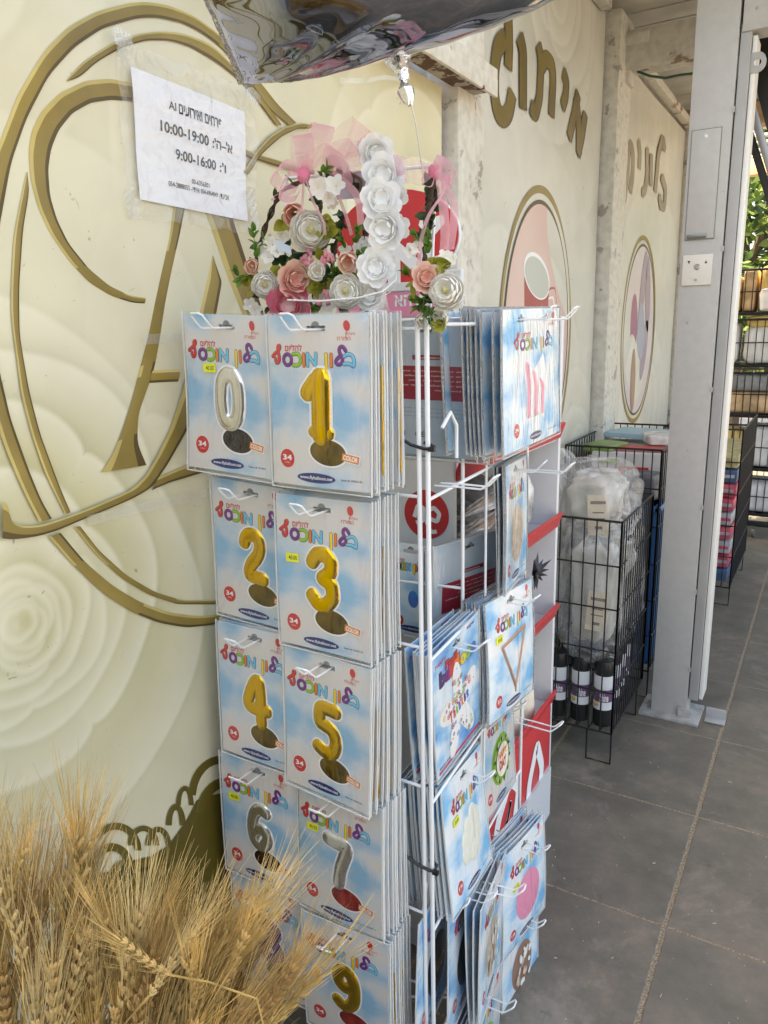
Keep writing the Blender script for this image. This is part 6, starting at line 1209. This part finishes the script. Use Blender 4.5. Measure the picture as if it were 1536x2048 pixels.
# ================================================================ WHEAT
straw = mat('straw', (.48, .31, .10), .6, var=.4, vscale=25, spec=.3); awn_m = mat('awn', (.64, .44, .15), .45, var=.45, vscale=22, trl=.25); kern = mat('kernel', (.58, .38, .14), .6, var=.25, vscale=60, spec=.3)
def ear_mesh(seed, bend):
    rs = random.Random(seed); mb = MB(); L_ = .098; n = 13
    ax = lambda t: Vector((bend*t*t*.5*L_*2, 0, t*L_))
    for i in range(n):
        t = i/n; p = ax(t); s_ = -1 if i % 2 else 1
        for dy in (-1, 0, 1):
            d = Vector((s_*.55 if dy == 0 else s_*.25, dy*.50, 1)).normalized(); q = d.to_track_quat('Z', 'Y').to_matrix(); k = (1-.35*abs(t-.35))*(.85 if dy else 1)
            mb.ell(p+Vector((s_*.0038, dy*.0034, .003)), (.0031*k, .0028*k, .0085*k), 0, 6, 5, rot=q)
        for a in range(3):
            dy = rs.uniform(-1, 1); d = Vector((s_*rs.uniform(.02, .26)+bend*t, dy*.22, 1)).normalized(); ln = rs.uniform(.08, .118)*(1-.15*t); b = p+d*.008+Vector((s_*.003, dy*.003, .004)); sw = Vector((s_*rs.uniform(-.003, .008), dy*.006, 0))
            mb.tube([b, b+d*ln*.35+sw*.2, b+d*ln*.7+sw*.6, b+d*ln+sw], [.00055, .00045, .00032, .00012], 3, 1)
    return mb
tones = [(kern, awn_m), (mat('kernel_pale', (.66, .47, .20), .55, var=.2, vscale=60, spec=.3), mat('awn_pale', (.74, .56, .25), .45, var=.3, vscale=22, trl=.25)), (mat('kernel_brown', (.42, .25, .09), .6, var=.3, vscale=60, spec=.3), mat('awn_brown', (.46, .29, .10), .5, var=.4, vscale=22, trl=.2))]
protos = [ear_mesh(s, b).build('ear', list(tones[k])) for s, b, k in ((1, .25, 0), (2, -.1, 1), (3, .5, 0), (4, .1, 2), (5, -.4, 0), (6, .35, 1), (7, .0, 2), (8, .2, 0))]
ear_data = [p.data for p in protos]
for p in protos: bpy.data.objects.remove(p)
wrs = random.Random(21)
def bunch(label, conv, th, dist, t0, t1, n, lean=1.0, extra=()):
    cc = atd(*conv, (t0+t1)/2); foot = Vector((max(.16, cc.x), cc.y+.02, .42)); b = thing('wheat_bunch', label, 'dried wheat', tuple(foot), 'bunches of dried wheat')
    st = MB(); lst = []
    for i in range(n):
        a = math.radians(wrs.uniform(*th)); d = wrs.uniform(*dist); lst.append((conv[0]+d*math.sin(a), conv[1]-d*math.cos(a), a+wrs.gauss(0, .10), wrs.uniform(t0, t1), wrs.uniform(.85, 1.15)))
    lst += list(extra)
    for k, (px, py, a, t, s_) in enumerate(lst):
        p = atd(px, py, t)
        if p.x < .035: p = p+Vector((.04-p.x, 0, 0))
        d = (CR*math.sin(a)+CU*math.cos(a)+_F*wrs.uniform(-.12, .25)).normalized(); o = bpy.data.objects.new('ear', ear_data[(k*5+k//8) % 8]); COL.objects.link(o); o.parent = b
        q = d.to_track_quat('Z', 'Y').to_matrix() @ Matrix.Rotation(wrs.uniform(0, 6.28), 3, 'Z'); o.matrix_basis = Matrix.Translation(p-foot) @ q.to_4x4() @ Matrix.Scale(s_, 4)
        f = foot+Vector((wrs.uniform(-.03, .03), wrs.uniform(-.03, .03), 0)); mid = p-d*.12; st.tube(curve3([f, f.lerp(mid, .5), mid, p], 9), .0011, 5)
    st.build('stems', straw, b); return b
bunch('left bunch of bearded dried wheat standing against the wall', (20, 2580), (-10, 13), (430, 740), .82, .97, 42)
bunch('middle bunch of bearded dried wheat in front of the lace print', (195, 2640), (-6, 24), (420, 690), .82, .98, 36, extra=((340, 1950, -1.2, .80, .62), (300, 1990, .55, .80, .7)))
bunch('right bunch of bearded dried wheat leaning across the lowest packs', (195, 2490), (6, 39), (280, 560), .80, .94, 40)
mb = MB()
def wrapf(u, v):
    p = atd(20+170*u+16*math.sin(7*v), 1640+460*v+20*math.sin(5*u), .97+.03*math.sin(9*u+3*v)); return Vector((max(.012, p.x), p.y, p.z))+Vector((.004*math.sin(23*u+9*v), .004*math.sin(17*v), 0))
mb.grid(wrapf, 30, 40); tag(mb.build('cellophane', X['film_wrinkled']), 'crinkled clear cellophane sheet behind the left wheat bunch', 'wrapping')
tub = thing('bucket', 'zinc bucket that holds the wheat bunches', 'bucket', (.40, .50, .0))
mb = MB(); mb.lathe([(0, .30), (.17, .30), (.20, .62), (.205, .625), (.195, .62), (.165, .31)], (.40, .48, .1), 0, 32); mb.build('body', mat('zinc', (.45, .46, .47), .4, .8, var=.2), tub)
mb = MB(); mb.box((.36, .45, .39), (.62, .5, .02), bev=.004); 
for (x, y) in ((.10, .24), (.62, .24), (.10, .66), (.62, .66)): mb.box((x, y, .19), (.03, .03, .38))
mb.build('stand', mat('stand_wood', (.3, .2, .12), .7), tub)
# ---------------------------------------------------------------- small debris on the floor
drs = random.Random(9); mb = MB()
for i in range(90):
    x, y = drs.uniform(.4, 1.6), drs.uniform(1.5, 3.2); a = drs.uniform(0, 3); L_ = .003+.012*drs.random()**4; w_ = drs.uniform(.0008, .0022)
    mb.box((x, y, .0022), (L_, w_, .0025), 0, rot=Matrix.Rotation(a, 3, 'Z'))
o = mb.build('litter', mat('chaff', (.5, .44, .34), .8, var=.3)); o['kind'] = 'stuff'; o['label'] = 'scattered chaff and grit on the paving'; o['category'] = 'litter'
for o in bpy.data.objects:
    if '_world' in o: del o['_world']
